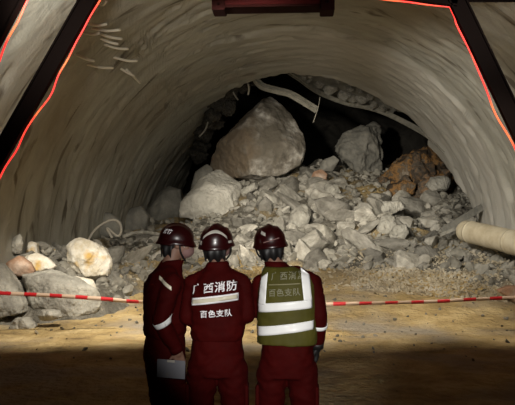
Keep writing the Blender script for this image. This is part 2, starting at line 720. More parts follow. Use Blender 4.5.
# red cross beam hanging at the top
rb = empty('red_crossbeam', P(273, 13, 10.7))
tag(rb, 'dark red painted crossbeam with two hanging end brackets at the top centre', 'beam')
c = Vector(rb.location)
k = .0175
L = lambda px, py, dy=0: P(px, py, 10.7) - c + Vector((0, dy, 0))
bm = bmesh.new()
box(bm, (L(224, -10) + L(322, 7)) / 2, (abs(L(322, 0).x - L(224, 0).x), .3, abs(L(0, -10).z - L(0, 7).z)), None, .01)
link('beam_body', bm_mesh('b', bm), M['redsteel'], rb, False)
bm = bmesh.new()
box(bm, (L(222, 8) + L(324, 10)) / 2, (abs(L(324, 0).x - L(222, 0).x), .34, .035), None, .004)
link('lower_flange', bm_mesh('b', bm), M['deepred'], rb, False)
for x0, x1 in ((213, 226), (320, 334)):
    bm = bmesh.new()
    box(bm, (L(x0, -14) + L(x1, 13)) / 2, (abs(L(x1, 0).x - L(x0, 0).x), .36, abs(L(0, -14).z - L(0, 13).z)), None, .012)
    br = link('end_bracket', bm_mesh('b', bm), M['deepred'], rb, False)
    for dz in (-.13, .02):
        bm = bmesh.new()
        bmesh.ops.create_cone(bm, segments=6, radius1=.02, radius2=.02, depth=.03, cap_ends=True,
                              matrix=Matrix.Translation((L((x0 + x1) / 2, 0).x, -.19, L(0, 4).z + dz)) @ Matrix.Rotation(PI / 2, 4, 'X'))
        link('bolt', bm_mesh('b', bm), M['darksteel'], br, False)

# ------------------------------------------------------------------ rocks
def rock_mesh(seed, sub=3, planes=11, rough=.05, flat=1.0):
    rnd = random.Random(seed)
    pl = []
    for _ in range(planes):
        v = Vector((rnd.gauss(0, 1), rnd.gauss(0, 1), rnd.gauss(0, 1))).normalized()
        pl.append((v, rnd.uniform(.45, .95)))
    bm = bmesh.new()
    bmesh.ops.create_icosphere(bm, subdivisions=sub, radius=1)
    for v in bm.verts:
        d = v.co.normalized()
        r = 1.15
        for nn, q in pl:
            c = nn.dot(d)
            if c > .01:
                r = min(r, q / c)
        r += rough * noise.noise(d * 2.2 + Vector((seed, 0, 0))) + rough * .5 * noise.noise(d * 6 + Vector((seed, 0, 0)))
        v.co = d * r
        v.co.z *= flat
    return bm_mesh('rock', bm)


def hero(name, outline, D, th, mt, label, cat='rock', slope=0.0, vox=.06, rough=.05, fr=.76, bk=.85, seed=0, shift=(0, 0), cuts=0):
    """convex stone whose outline, seen from the photo side, passes through the given points; th is its depth"""
    rnd = random.Random(seed * 7 + len(outline))
    ym = max(p[1] for p in outline)
    mid = [P(x, y, D + slope * (ym - y)) for x, y in outline]
    c = sum(mid, Vector()) / len(mid)
    pts = []
    for q in mid:
        pts.append(q)
        s = fr + rnd.uniform(-.12, .12)
        pts.append(c + (q - c) * s + Vector((shift[0], -th / 2 * rnd.uniform(.7, 1.1), shift[1])))
        s = bk + rnd.uniform(-.1, .1)
        pts.append(c + (q - c) * s + Vector((0, th / 2 * rnd.uniform(.8, 1.1), 0)))
    bm = bmesh.new()
    for p in pts:
        bm.verts.new(p)
    r = bmesh.ops.convex_hull(bm, input=bm.verts)
    dead = [g for g in r['geom_interior'] if isinstance(g, bmesh.types.BMVert)]
    if dead:
        bmesh.ops.delete(bm, geom=dead, context='VERTS')
    bmesh.ops.recalc_face_normals(bm, faces=bm.faces)
    # flat break faces, mostly on the near side so that the outline stays
    for _k in range(16):
        nn = Vector((rnd.gauss(0, .7), -abs(rnd.gauss(0, 1)) - .6, rnd.gauss(.1, .7))).normalized()
        sup = max(v.co.dot(nn) for v in bm.verts)
        low = c.dot(nn)
        cut = low + (sup - low) * rnd.uniform(.66, .92)
        gg = bm.verts[:] + bm.edges[:] + bm.faces[:]
        bmesh.ops.bisect_plane(bm, geom=gg, plane_co=nn * cut, plane_no=nn, clear_outer=True)
        bmesh.ops.holes_fill(bm, edges=[e for e in bm.edges if e.is_boundary])
    bmesh.ops.recalc_face_normals(bm, faces=bm.faces)
    me = remesh(bm, vox, 0)
    me.update()
    nrm = [v.normal.copy() for v in me.vertices]
    for v, nn in zip(me.vertices, nrm):
        q = v.co
        v.co = q + nn * (rough * (1.0 * N(q, 1.1, seed) + .5 * (.4 - abs(N(q, 2.2, seed)) * 1.6) + .22 * N(q, 6, seed) + .16 * N(q, 15, seed)))
    o = link(name, me, mt)
    recenter(o)
    tag(o, label, cat)
    return o


hero('boulder', [(206, 166), (211, 150), (222, 138), (237, 122), (262, 99), (270, 95), (281, 104), (291, 111), (303, 133), (306, 150), (300, 165),
                 (283, 176), (262, 181), (240, 179), (218, 176)], 26.2, 3.2, M['boulder'],
     'huge brown and grey boulder perched on the crest of the rubble heap', 'boulder', rough=.075, vox=.045, fr=.68, seed=3, shift=(.25, -.35))
nt_ = M['boulder'].node_tree
n_, l_ = nt_.nodes, nt_.links
bs_ = n_['Principled BSDF']
src = bs_.inputs['Base Color'].links[0].from_socket
tc_ = n_.new('ShaderNodeTexCoord')
sx_ = n_.new('ShaderNodeSeparateXYZ')
l_.new(tc_.outputs['Object'], sx_.inputs[0])
nz_ = n_.new('ShaderNodeTexNoise')
nz_.inputs['Scale'].default_value = 1.1
nz_.inputs['Detail'].default_value = 6
l_.new(tc_.outputs['Object'], nz_.inputs['Vector'])
ma_ = n_.new('ShaderNodeMath')
ma_.operation = 'MULTIPLY_ADD'
l_.new(nz_.outputs['Fac'], ma_.inputs[0])
ma_.inputs[1].default_value = 2.6
l_.new(sx_.outputs['X'], ma_.inputs[2])
mr_ = n_.new('ShaderNodeMapRange')       # the weathered brown rind covers the left half of the stone
mr_.inputs['From Min'].default_value = 1.15
mr_.inputs['From Max'].default_value = .55
mr_.inputs['To Max'].default_value = .9
l_.new(ma_.outputs[0], mr_.inputs['Value'])
mx_ = n_.new('ShaderNodeMix')
mx_.data_type = 'RGBA'
l_.new(mr_.outputs['Result'], mx_.inputs[0])
l_.new(src, mx_.inputs[6])
mx_.inputs[7].default_value = (.155, .12, .082, 1)
l_.new(mx_.outputs[2], bs_.inputs['Base Color'])

hero('rock_slab', [(169, 228), (182, 200), (202, 176), (219, 166), (227, 168), (245, 184), (240, 194), (231, 218), (224, 232), (192, 234)],
     23.0, 1.1, M['paleslab'], 'large pale grey slab leaning just below the huge boulder, above the two left helmets', 'slab', slope=.03, rough=.06, fr=.7,
     seed=4)
hero('rock_slab', [(190, 190), (195, 172), (207, 163), (214, 168), (210, 184), (198, 196)], 26.0, .8, M['darkslab'],
     'small upright grey slab tucked behind the large pale slab', 'slab', rough=.04, seed=5)
hero('rock_slab', [(226, 218), (232, 198), (250, 187), (266, 184), (275, 192), (262, 208), (240, 222)], 23.9, .8, M['darkslab'],
     'dark grey slab lying right of the large pale slab', 'slab', slope=.03, rough=.05, seed=6)
hero('rock', [(238, 190), (254, 182), (260, 183), (258, 189), (243, 197)], 24.2, .4, M['slab'],
     'pale oblong rock resting on top of the dark grey slab', 'rock', rough=.03, vox=.04, seed=7)
hero('rock_slab', [(140, 236), (147, 210), (160, 192), (168, 185), (181, 189), (183, 204), (176, 232)], 25.0, 1.0, M['darkslab'],
     'pointed grey slab standing left of the large pale slab, above the first helmet', 'slab', slope=.02, rough=.06, seed=8)
hero('boulder', [(86, 240), (90, 223), (101, 212), (112, 213), (122, 222), (124, 240)], 20.6, 1.2, M['darkslab'],
     'brownish boulder in the shade of the left wall, behind the bent hose', 'boulder', rough=.06, seed=9)
hero('rock', [(120, 222), (130, 208), (142, 206), (150, 216), (146, 234), (124, 236)], 23.5, 1.0, M['darkslab'],
     'dim grey rock between the shaded boulder and the pointed slab', 'rock', rough=.07, seed=10)
hero('rock_slab', [(332, 142), (345, 132), (362, 122), (378, 117), (384, 128), (386, 152), (380, 176), (362, 186), (350, 170), (340, 158)],
     28.0, 1.6, M['darkslab'], 'tall broken slab of grey rock standing in the dark gap right of the huge boulder', 'slab', rough=.19, vox=.05, seed=11)
hero('boulder', [(67, 262), (68, 246), (76, 240), (90, 242), (104, 249), (111, 262), (108, 277), (90, 281), (72, 277)], 15.0, .8, M['cream'],
     'cream coloured boulder with ochre stains, brightest stone of the left bank', 'boulder', rough=.10, vox=.028, seed=12)
hero('rock_slab', [(13, 284), (22, 273), (52, 270), (80, 278), (100, 292), (103, 306), (92, 317), (60, 316), (34, 319), (20, 300)],
     13.1, .9, M['slab'], 'broad grey slab lying at the left ground edge behind the barrier tape', 'slab', slope=.012, rough=.07, vox=.035, fr=.75,
     seed=13)
hero('rock_slab', [(-14, 262), (2, 266), (14, 283), (26, 304), (22, 315), (0, 320), (-16, 318)], 12.6, .8, M['slab'],
     'grey slab cut by the left edge of the picture, its right side sloping down', 'slab', slope=.01, rough=.06, vox=.035, fr=.75, seed=14)
hero('rock', [(0, 275), (8, 262), (18, 255), (30, 262), (35, 272), (28, 277), (10, 277)], 13.6, .5, M['rust'],
     'reddish brown rock with a white edge behind the two grey slabs', 'rock', rough=.03, vox=.03, seed=15)
hero('rock', [(22, 266), (24, 256), (36, 253), (48, 258), (56, 266), (50, 273), (34, 274)], 14.0, .5, M['cream'],
     'bright white rock right of the reddish brown rock', 'rock', rough=.04, vox=.03, seed=16)
hero('rock', [(10, 252), (13, 238), (20, 234), (23, 244), (20, 256)], 13.9, .25, M['slab'],
     'thin upright pale stone against the foot of the left wall', 'rock', rough=.03, vox=.03, seed=17)
hero('rock', [(26, 252), (29, 241), (36, 243), (38, 254), (32, 257)], 14.5, .35, M['cream'],
     'small yellowish stone just right of the thin upright stone', 'rock', rough=.03, vox=.03, seed=18)
hero('rock', [(8, 330), (14, 318), (28, 317), (36, 326), (30, 334), (14, 335)], 12.3, .35, M['slab'],
     'small flat grey rock on the ochre ground below the gap of the slabs', 'rock', rough=.02, vox=.025, seed=19)
hero('rock', [(34, 318), (42, 309), (58, 310), (63, 317), (52, 321), (38, 321)], 12.4, .35, M['slab'],
     'low grey rock at the front foot of the broad slab', 'rock', rough=.02, vox=.025, seed=20)
hero('rock', [(60, 285), (72, 275), (92, 280), (97, 290), (84, 296), (66, 295)], 14.0, .4, M['cream'],
     'whitish rock wedged behind the broad slab under the cream boulder', 'rock', rough=.03, vox=.03, seed=31)
hero('rock_slab', [(345, 212), (360, 203), (385, 204), (402, 200), (410, 204), (404, 211), (380, 219), (362, 218)], 22.2, .6, M['slab'],
     'long wavy grey slab lying across the right part of the slope', 'slab', rough=.08, vox=.04, seed=21)
hero('rock', [(376, 228), (382, 217), (394, 215), (398, 224), (390, 234), (380, 237)], 21.0, .5, M['slab'],
     'tilted grey block under the middle of the long wavy slab', 'rock', rough=.08, vox=.03, seed=22)
hero('rock', [(388, 236), (394, 226), (406, 224), (409, 233), (402, 241), (393, 243)], 20.6, .5, M['slab'],
     'smooth pale grey block right of the tilted block on the slope', 'rock', rough=.08, vox=.03, seed=23)
hero('rock', [(322, 195), (326, 184), (338, 184), (342, 192), (336, 202), (326, 202)], 24.2, .6, M['slab'],
     'blue grey cube shaped rock below the orange brown stone of the slope', 'rock', rough=.08, vox=.035, seed=24)
hero('rock', [(310, 180), (313, 171), (322, 168), (328, 174), (326, 183), (316, 186)], 25.3, .6, M['rust'],
     'orange brown stone near the crest, right of the huge boulder', 'rock', rough=.05, vox=.035, seed=25)
hero('rock', [(318, 172), (322, 160), (334, 155), (340, 160), (332, 172)], 26.2, .6, M['darkslab'],
     'dark wedge shaped rock at the foot of the tall broken slab', 'rock', rough=.04, vox=.035, seed=26)
hero('rock', [(286, 235), (290, 212), (306, 203), (313, 212), (308, 226), (296, 238)], 21.8, .7, M['slab'],
     'large pale grey rock just above and right of the third helmet', 'rock', rough=.08, vox=.035, seed=27)
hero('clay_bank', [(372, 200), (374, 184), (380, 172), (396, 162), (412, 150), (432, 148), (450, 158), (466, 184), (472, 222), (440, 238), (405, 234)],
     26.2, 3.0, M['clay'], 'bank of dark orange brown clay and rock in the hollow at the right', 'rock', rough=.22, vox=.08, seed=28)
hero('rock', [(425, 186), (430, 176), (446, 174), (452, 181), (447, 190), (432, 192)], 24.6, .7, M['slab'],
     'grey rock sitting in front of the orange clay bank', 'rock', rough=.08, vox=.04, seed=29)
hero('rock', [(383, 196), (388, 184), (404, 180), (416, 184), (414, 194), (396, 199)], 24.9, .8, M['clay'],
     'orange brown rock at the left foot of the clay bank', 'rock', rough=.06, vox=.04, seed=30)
hero('rock', [(500, 338), (495, 290), (508, 284), (530, 284), (540, 296), (520, 306)][1:], 14.6, .4, M['rust'],
     'pinkish stone at the right edge of the ground under the tape', 'rock', rough=.03, vox=.03, seed=32)

cbm = bmesh.new()
cbank = [o for o in COL.objects if o.name == 'clay_bank'][0]
cbm.from_mesh(cbank.data)
bmesh.ops.translate(cbm, verts=cbm.verts, vec=cbank.location)
cbt = BVHTree.FromBMesh(cbm)
cbm.free()
rnd = random.Random(77)
M['clayrock'] = stone('clay_smeared_rock', [(.3, (.05, .04, .03)), (.5, (.15, .12, .09)), (.62, (.27, .16, .08)), (.75, (.34, .31, .26))], scale=2, fine=9,
                      bump=1, dist=.1, rnd=.4)
cr = [rock_mesh(900 + i, 3, 10, .06, .8) for i in range(4)]
for m_ in cr:
    m_.materials.append(M['clayrock'])
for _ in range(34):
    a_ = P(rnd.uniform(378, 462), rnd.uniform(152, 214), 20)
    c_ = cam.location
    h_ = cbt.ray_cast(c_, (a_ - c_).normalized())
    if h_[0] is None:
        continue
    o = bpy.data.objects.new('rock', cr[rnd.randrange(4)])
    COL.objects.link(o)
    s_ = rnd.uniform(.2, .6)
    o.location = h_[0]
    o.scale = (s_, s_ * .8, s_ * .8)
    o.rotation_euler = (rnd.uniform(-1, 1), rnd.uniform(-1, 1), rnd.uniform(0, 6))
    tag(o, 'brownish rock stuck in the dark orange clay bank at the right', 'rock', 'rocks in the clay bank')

# scattered rubble blocks: one mesh per shape, copied
PROTO = [rock_mesh(100 + i, 4, 10 + i % 6, .035, (1, .75, .55, .85)[i % 4]) for i in range(12)]
for p in PROTO:
    p.materials.append(M['rock'])
ZONES = [
    # outline of the zone in the photo, how many, size range (m), label, group
    ([(242, 200), (262, 190), (300, 178), (318, 160), (345, 185), (345, 215), (300, 215), (250, 215)], 52, (.20, .52),
     'grey broken rock on the upper middle slope, below the huge boulder', 'blocks on the upper middle slope'),
    ([(230, 218), (345, 216), (360, 262), (330, 270), (235, 262)], 56, (.17, .50),
     'grey broken rock on the lower middle slope, around the third helmet', 'blocks on the lower middle slope'),
    ([(346, 190), (380, 196), (425, 196), (465, 215), (470, 262), (420, 272), (362, 264)], 66, (.18, .52),
     'grey broken rock on the right slope, between clay bank and tape', 'blocks on the right slope'),
    ([(110, 240), (165, 236), (235, 236), (236, 266), (150, 276), (108, 282)], 44, (.12, .34),
     'grey broken rock at the foot of the heap behind the two left people', 'blocks behind the two left people'),
    ([(0, 250), (40, 246), (66, 246), (66, 276), (30, 277), (0, 266)], 26, (.10, .26),
     'pale broken rock on the bank at the foot of the left wall', 'blocks at the left wall'),
]


def inside(poly, x, y):
    c = False
    for (x1, y1), (x2, y2) in zip(poly, poly[1:] + poly[:1]):
        if (y1 > y) != (y2 > y) and x < (x2 - x1) * (y - y1) / (y2 - y1) + x1:
            c = not c
    return c


rnd = random.Random(11)
placed = []
for poly, cnt, (s0, s1), lab, grp in ZONES:
    x0, x1 = min(p[0] for p in poly), max(p[0] for p in poly)
    y0, y1 = min(p[1] for p in poly), max(p[1] for p in poly)
    got = tries = 0
    while got < cnt and tries < 6000:
        tries += 1
        px, py = rnd.uniform(x0, x1), rnd.uniform(y0, y1)
        if not inside(poly, px, py):
            continue
        h = hit(px, py)
        if h is None or h.y < 13:
            continue
        s = s0 + (s1 - s0) * rnd.random() ** 1.8
        if got < cnt * .2:
            s = s1 * rnd.uniform(.85, 1.25)
        if any((h - q).length < (s + r) * .58 for q, r in placed):
            continue
        if math.hypot(h.x, h.z - ZC) > (5.9 if h.x < 0 else 5.75) and h.y < 21:
            continue
        placed.append((h, s))
        o = bpy.data.objects.new('rock', PROTO[rnd.randrange(len(PROTO))])
        COL.objects.link(o)
        o.location = h + Vector((0, 0, s * .12))
        o.scale = (s * rnd.uniform(.8, 1.5), s * rnd.uniform(.6, 1.0), s * rnd.uniform(.45, .9))
        o.rotation_euler = (rnd.uniform(-.7, .7), rnd.uniform(-.7, .7), rnd.uniform(0, 6.28))
        tag(o, lab, 'rock', grp)
        got += 1


cw = [rock_mesh(950 + i, 3, 9, .04, .8) for i in range(3)]
for m_ in cw:
    m_.materials.append(M['cream'])
got = 0
for _ in range(400):
    px, py = rnd.uniform(24, 68), rnd.uniform(248, 272)
    h = hit(px, py)
    if h is None or math.hypot(h.x, h.z - ZC) > 5.92 or h.y < 13.2:
        continue
    s = rnd.uniform(.08, .2)
    if any((h - q).length < (s + r) * .6 for q, r in placed) or got >= 22:
        continue
    placed.append((h, s))
    got += 1
    o = bpy.data.objects.new('rock', cw[rnd.randrange(3)])
    COL.objects.link(o)
    o.location = h + Vector((0, 0, s * .25))
    o.scale = (s * rnd.uniform(.9, 1.4), s, s * rnd.uniform(.6, 1))
    o.rotation_euler = (rnd.uniform(-.7, .7), rnd.uniform(-.7, .7), rnd.uniform(0, 6.28))
    tag(o, 'small bright whitish rock between the left wall and the cream boulder', 'rock', 'white rocks left of the cream boulder')


def scatter(name, n, fn, smin, smax, mt, label, cat, seed, drop=.1, sub=1):
    rnd = random.Random(seed)
    protos = []
    for i in range(6):
        me = rock_mesh(300 + seed + i, sub, 7, .04, (1, .7, .8)[i % 3])
        protos.append(([v.co.copy() for v in me.vertices], [tuple(p.vertices) for p in me.polygons]))
        bpy.data.meshes.remove(me)
    vs, fs = [], []
    for _ in range(n):
        q = fn(rnd)
        if q is None:
            continue
        s = smin + (smax - smin) * rnd.random() ** 2.5
        co, pf = protos[rnd.randrange(6)]
        m = Euler((rnd.uniform(-1, 1), rnd.uniform(-1, 1), rnd.uniform(0, 6.3))).to_matrix() @ Matrix.Diagonal(
            (s * rnd.uniform(.8, 1.3), s * rnd.uniform(.6, 1), s * rnd.uniform(.5, .9)))
        b0 = len(vs)
        q = q + Vector((0, 0, s * drop))
        vs += [m @ c + q for c in co]
        fs += [tuple(b0 + k for k in f) for f in pf]
    me = bpy.data.meshes.new(name)
    me.from_pydata(vs, [], fs)
    o = link(name, me, mt, smooth=False)
    return tag(o, label, cat, kind='stuff')


def on_heap(rnd):
    x = rnd.uniform(-6, 6.6)
    y = 14 + 15 * rnd.random() ** 1.1
    z = heap_z(x, y)
    if z < ground_z(x, y) - .02 or (math.hypot(x, z - ZC) > 5.85 and y < 21):
        return None
    return Vector((x, y, z))


def on_right_foot(rnd):
    x = rnd.uniform(1.5, 5.7) if rnd.random() < .8 else rnd.uniform(-5, 5.7)
    y = rnd.uniform(15.5, 19.5) - .25 * max(0, x - 2)
    return Vector((x, y, surf_z(x, y)))


def on_ground(rnd):
    x = rnd.uniform(-5.6, 5.6)
    y = rnd.uniform(8, 18)
    if rnd.random() > sm(7, 18, y):
        return None
    return Vector((x, y, ground_z(x, y)))


scatter('rubble_chunks', 3600, on_heap, .05, .22, M['gravel'], 'loose mass of small grey rubble chunks spread over the whole heap', 'rubble', 1, .15, 2)
scatter('gravel', 5200, on_right_foot, .02, .085, M['ochre_gravel'], 'ochre and grey gravel spilled along the foot of the heap', 'gravel', 2)
scatter('pebbles', 1700, on_ground, .01, .06, M['heap'], 'scattered small dark pebbles on the ochre ground', 'gravel', 3, .3)

# ------------------------------------------------------------------ exposed band of packed stones and the steel rib under it
def lin_at(px, py, rr=R0, dr=0):
    y = 10.0
    while y < 34:
        p = P(px, py, y)
        if math.hypot(p.x, p.z - ZC) > rr:
            return p
        y += .04
    return p


RIB = [(281, 66), (300, 79), (320, 93), (345, 103), (366, 107), (385, 113), (408, 124), (430, 137), (446, 152)]
path = smooth_path([lin_at(x, y, R0 - .02) for x, y in RIB], 5)
o = beam('steel_rib', path, iprof(.14, .16, .03), M['dustysteel'])
tag(recenter(o), 'thin bent steel rib curving under the packed round stones at the torn roof edge', 'rib')
# stone backing above the rib: ragged remnant of rock between rib and lining
up = [(278, 62), (300, 66), (330, 74), (360, 88), (390, 102), (402, 112)]
lo = [(283, 69), (300, 79), (320, 93), (345, 103), (366, 107), (392, 115)]
vs, fs = [], []
nn = 60
for i in range(nn + 1):
    t = i / nn * (len(up) - 1)
    k = min(int(t), len(up) - 2)
    f = t - k
    a = Vector(up[k]).lerp(Vector(up[k + 1]), f)
    b = Vector(lo[k]).lerp(Vector(lo[k + 1]), f)
    for j in range(9):
        q = a.lerp(b, j / 8)
        p = lin_at(q.x, q.y, R0 + .12)
        p += Vector((0, .14 * noise.noise(p * 2.2), .14 * noise.noise(p * 2.2 + Vector((5, 5, 5)))))
        vs.append(p)
    vs.append(p + Vector((0, .5, .3)))
w = 10
fs = [(i * w + j, i * w + j + 1, (i + 1) * w + j + 1, (i + 1) * w + j) for i in range(nn) for j in range(w - 1)]
me = bpy.data.meshes.new('backfill')
me.from_pydata(vs, [], fs)
o = link('mortar_backfill', me, M['darkslab'])
tag(o, 'rough grey mortar behind the packed round stones of the torn roof edge', 'mortar')
rnd = random.Random(5)
stones = [(304, 77, 5), (312, 74, 5), (320, 84, 7), (331, 88, 9), (345, 94, 8), (352, 98, 6), (362, 99, 8), (375, 104, 7), (384, 107, 7), (394, 108, 5),
          (301, 71, 4), (310, 80, 4), (338, 79, 6), (328, 76, 5), (350, 88, 5), (360, 90, 4), (292, 70, 4), (370, 96, 5), (382, 99, 4)]
cob = [rock_mesh(500 + i, 3, 16, .03, .9) for i in range(4)]
for m_ in cob:
    m_.materials.append(M['slab'])
for (x, y, r) in stones:
    p = lin_at(x, y, R0 + .06)
    s = r * p.y / F * .95
    o = bpy.data.objects.new('round_stone', cob[rnd.randrange(4)])
    COL.objects.link(o)
    o.location = p
    o.scale = (s * rnd.uniform(.9, 1.15), s * 1.1, s * rnd.uniform(.75, .95))
    o.rotation_euler = (rnd.uniform(-.4, .4), rnd.uniform(-.4, .6), rnd.uniform(0, 6))
    tag(o, 'rounded grey stone packed above the bent steel rib at the roof edge', 'stone', 'round stones above the steel rib')

# hanging bent beam and wires
def hang(px_pts, D0, D1):
    n_ = len(px_pts) - 1
    return smooth_path([P(x, y, D0 + (D1 - D0) * i / n_) for i, (x, y) in enumerate(px_pts)], 5)


o = beam('bent_beam', hang([(252, 69), (255, 78), (262, 86), (275, 90), (290, 94), (304, 102), (317, 110)], 22.3, 22.9), [(-.10, -.08), (.10, -.08), (.10, .08), (.06, .08), (.06, -.03), (-.06, -.03), (-.06, .08), (-.10, .08)], M['dustysteel'], up=Vector((0, -.8, .6)))
tag(recenter(o), 'bent dusty steel beam hanging loose from the roof edge over the huge boulder', 'beam')
for pts, r, lab in [
    ([(320, 97), (318, 108), (313, 123)], .014, 'short thin rod dangling below the steel rib, right of the bent beam'),
    ([(255, 71), (266, 70), (281, 66)], .05, 'thin bar joining bent beam and steel rib along the roof edge'),
    ([(246, 78), (249, 88), (248, 95)], .035, 'short pale bar hanging from the roof edge, left of the bent beam'),
    ([(231, 84), (233, 92), (238, 100)], .03, 'crooked pale bar hanging at the torn edge above the huge boulder'),
    ([(208, 122), (205, 130), (199, 137)], .03, 'thin crooked bar sticking out of the torn left edge'),
]:
    o = tube('steel_rod', hang(pts, 22.6, 22.8) if pts[0][0] > 240 else hang(pts, 23.6, 23.9), r, M['dustysteel'], n=8)
    tag(recenter(o), lab, 'rod')
# clods of torn concrete clinging to the left broken edge
rnd = random.Random(8)
cl = [rock_mesh(700 + i, 3, 8, .30, .8) for i in range(4)]
M['clod'] = stone('dark_concrete', [(.3, (.03, .028, .023)), (.5, (.07, .065, .055)), (.7, (.13, .12, .10))], scale=3, fine=12, bump=1, dist=.1)
for m_ in cl:
    m_.materials.append(M['clod'])
for (x, y, r) in [(242, 86, 6), (230, 92, 7), (222, 101, 8), (213, 111, 8), (208, 122, 7), (214, 100, 6), (204, 133, 7), (201, 145, 6), (226, 108, 6),
                  (218, 122, 6), (198, 156, 6), (252, 80, 4)]:
    p = lin_at(x, y, R0 + .1)
    p.y = min(p.y, interp([(60, 22.6), (110, 23.4), (150, 27)], y) + .8)
    p = P(x, y, p.y)
    s = r * 1.5 * p.y / F
    o = bpy.data.objects.new('concrete_clod', cl[rnd.randrange(4)])
    COL.objects.link(o)
    o.location = p
    o.scale = (s, s, s * rnd.uniform(.7, 1.3))
    o.rotation_euler = (rnd.uniform(-1, 1), rnd.uniform(-1, 1), rnd.uniform(0, 6))
    tag(o, 'ragged dark concrete clod clinging to the torn left edge of the roof', 'concrete clod', 'clods on the torn left edge')

# rods half sprayed into the lining at upper left
STUBS = [(84, 23, 107, 24), (90, 28, 120, 30), (82, 32, 100, 33), (93, 31, 122, 39), (98, 37, 118, 44), (103, 44, 128, 49),
         (73, 53, 94, 61), (86, 64, 113, 68), (113, 57, 137, 61), (120, 68, 134, 76), (126, 69, 140, 83), (97, 4, 106, 1)]
for i, (x0, y0_, x1, y1_) in enumerate(STUBS):
    a = lin_at(x0, y0_, R0 + .02)
    b = lin_at(x1, y1_, R0 - .26)
    mid = (a + b) / 2
    mid += Vector((0, mid.y, ZC)) * 0 + (Vector((0, mid.y, ZC)) - mid).normalized() * .05
    path = smooth_path([a, mid, b], 5)
    o = tube('protruding_rod', path, .03, M['paledust'], n=8)
    tag(recenter(o), 'short dusty rod sticking out of the sprayed concrete right of the left red light', 'rod',
        'rods in the upper left lining')

# pipe at right and boards beside it
pc = [P(464, 231, 18.2), P(472, 232.5, 17.8), P(500, 239, 16.7), P(530, 247, 15.6)]
rr = .30
path = smooth_path(pc, 5)
bm = bmesh.new()
sweep(bm, path, circ(1, 28), radii=[rr * (.72 if i == 0 else .92 if i == 1 else 1) * (1 + .012 * math.sin(i * 1.7)) for i in range(len(path))])
bmesh.ops.recalc_face_normals(bm, faces=bm.faces)
pr = empty('fat_pipe', path[len(path) // 2] - Vector((0, 0, rr)))
tag(pr, 'thick beige pipe end lying on the rubble against the right wall', 'pipe')
me = bm_mesh('pipe', bm)
me.transform(Matrix.Translation(-pr.location))
link('pipe_wall', me, M['pipe'], pr)
for idx in (5, 12):
    q = path[idx] - pr.location
    d = (path[idx + 1] - path[idx - 1]).normalized()
    bm = bmesh.new()
    sweep(bm, [q - d * .04, q + d * .04], circ(rr * 1.03, 28))
    link('band_clamp', bm_mesh('clamp', bm), M['pipe'], pr)
o = beam('wooden_board', [P(442, 231, 19.6), P(482, 207, 20.0)], [(-.10, -.025), (.10, -.025), (.10, .025), (-.10, .025)], M['darkslab'])
tag(recenter(o), 'dusty grey board leaning up behind the end of the beige pipe', 'board')
o = beam('wooden_board', [P(440, 235, 19.3), P(466, 224, 19.5)], [(-.05, -.02), (.05, -.02), (.05, .02), (-.05, .02)], M['slab'])
tag(recenter(o), 'narrow pale lath lying under the leaning grey board', 'board')

# bent hose on the left bank
hs = smooth_path([P(x, y, d) for x, y, d in [(88, 241, 18.3), (94, 231, 18.4), (104, 223, 18.5), (114, 220, 18.6), (120, 224, 18.6), (121, 232, 18.4),
                                            (117, 236, 18.2), (107, 228, 18.4), (112, 238, 18.2)]], 6)
tag(recenter(tube('bent_hose', hs, .035, M['wire'])), 'pale bent hose looping up behind the cream boulder', 'hose')
hs = smooth_path([P(x, y, d) for x, y, d in [(122, 237, 18.9), (135, 233, 19.2), (150, 233, 19.8), (166, 236, 20.2)]], 6)
tag(recenter(tube('grey_hose', hs, .06, M['slab'])), 'straight grey hose lying on the rubble left of the first helmet', 'hose')

# ------------------------------------------------------------------ barrier tape
def tape_mat():
    m, n, l, b = new_mat('barrier_tape')
    tc = n.new('ShaderNodeTexCoord')
    sp = n.new('ShaderNodeSeparateXYZ')
    l.new(tc.outputs['UV'], sp.inputs[0])
    fr = n.new('ShaderNodeMath')
    fr.operation = 'FRACT'
    l.new(sp.outputs['X'], fr.inputs[0])
    gt = n.new('ShaderNodeMath')
    gt.operation = 'GREATER_THAN'
    gt.inputs[1].default_value = .52
    l.new(fr.outputs[0], gt.inputs[0])
    mx = n.new('ShaderNodeMix')
    mx.data_type = 'RGBA'
    l.new(gt.outputs[0], mx.inputs[0])
    mx.inputs[6].default_value = (.46, .34, .25, 1)
    mx.inputs[7].default_value = (.42, .015, .02, 1)
    l.new(mx.outputs[2], b.inputs['Base Color'])
    b.inputs['Roughness'].default_value = .35
    return m


M['tape'] = tape_mat()
cp = [(-40, 291), (0, 293), (60, 296), (105, 299), (141, 302), (230, 305), (325, 304), (420, 302), (470, 299.5), (515, 297.5), (545, 296)]
path = smooth_path([P(x, y, 11.7 + .3 * x / 500) for x, y in cp], 14)
vs, fs, us = [], [], []
acc = 0
for i, p in enumerate(path):
    if i:
        acc += (p - path[i - 1]).length
    tw = .35 * math.sin(acc * 1.3) + .25 * math.sin(acc * 3.1)
    hw = .036 if p.x < 1 else .033
    d = Vector((0, math.sin(tw), math.cos(tw))) * hw
    vs += [p - d, p + d]
    us.append(acc / .47)
for i in range(len(path) - 1):
    fs.append((2 * i, 2 * i + 2, 2 * i + 3, 2 * i + 1))
me = bpy.data.meshes.new('tape')
me.from_pydata(vs, [], fs)
ul = me.uv_layers.new(name='UVMap')
for lp in me.loops:
    ul.data[lp.index].uv = (us[lp.vertex_index // 2], lp.vertex_index % 2)
tp = link('barrier_tape', me, M['tape'])
m_ = tp.modifiers.new('thickness', 'SOLIDIFY')
m_.thickness = .002
tag(tp, 'red and white barrier tape stretched across the ground behind the three people', 'tape')
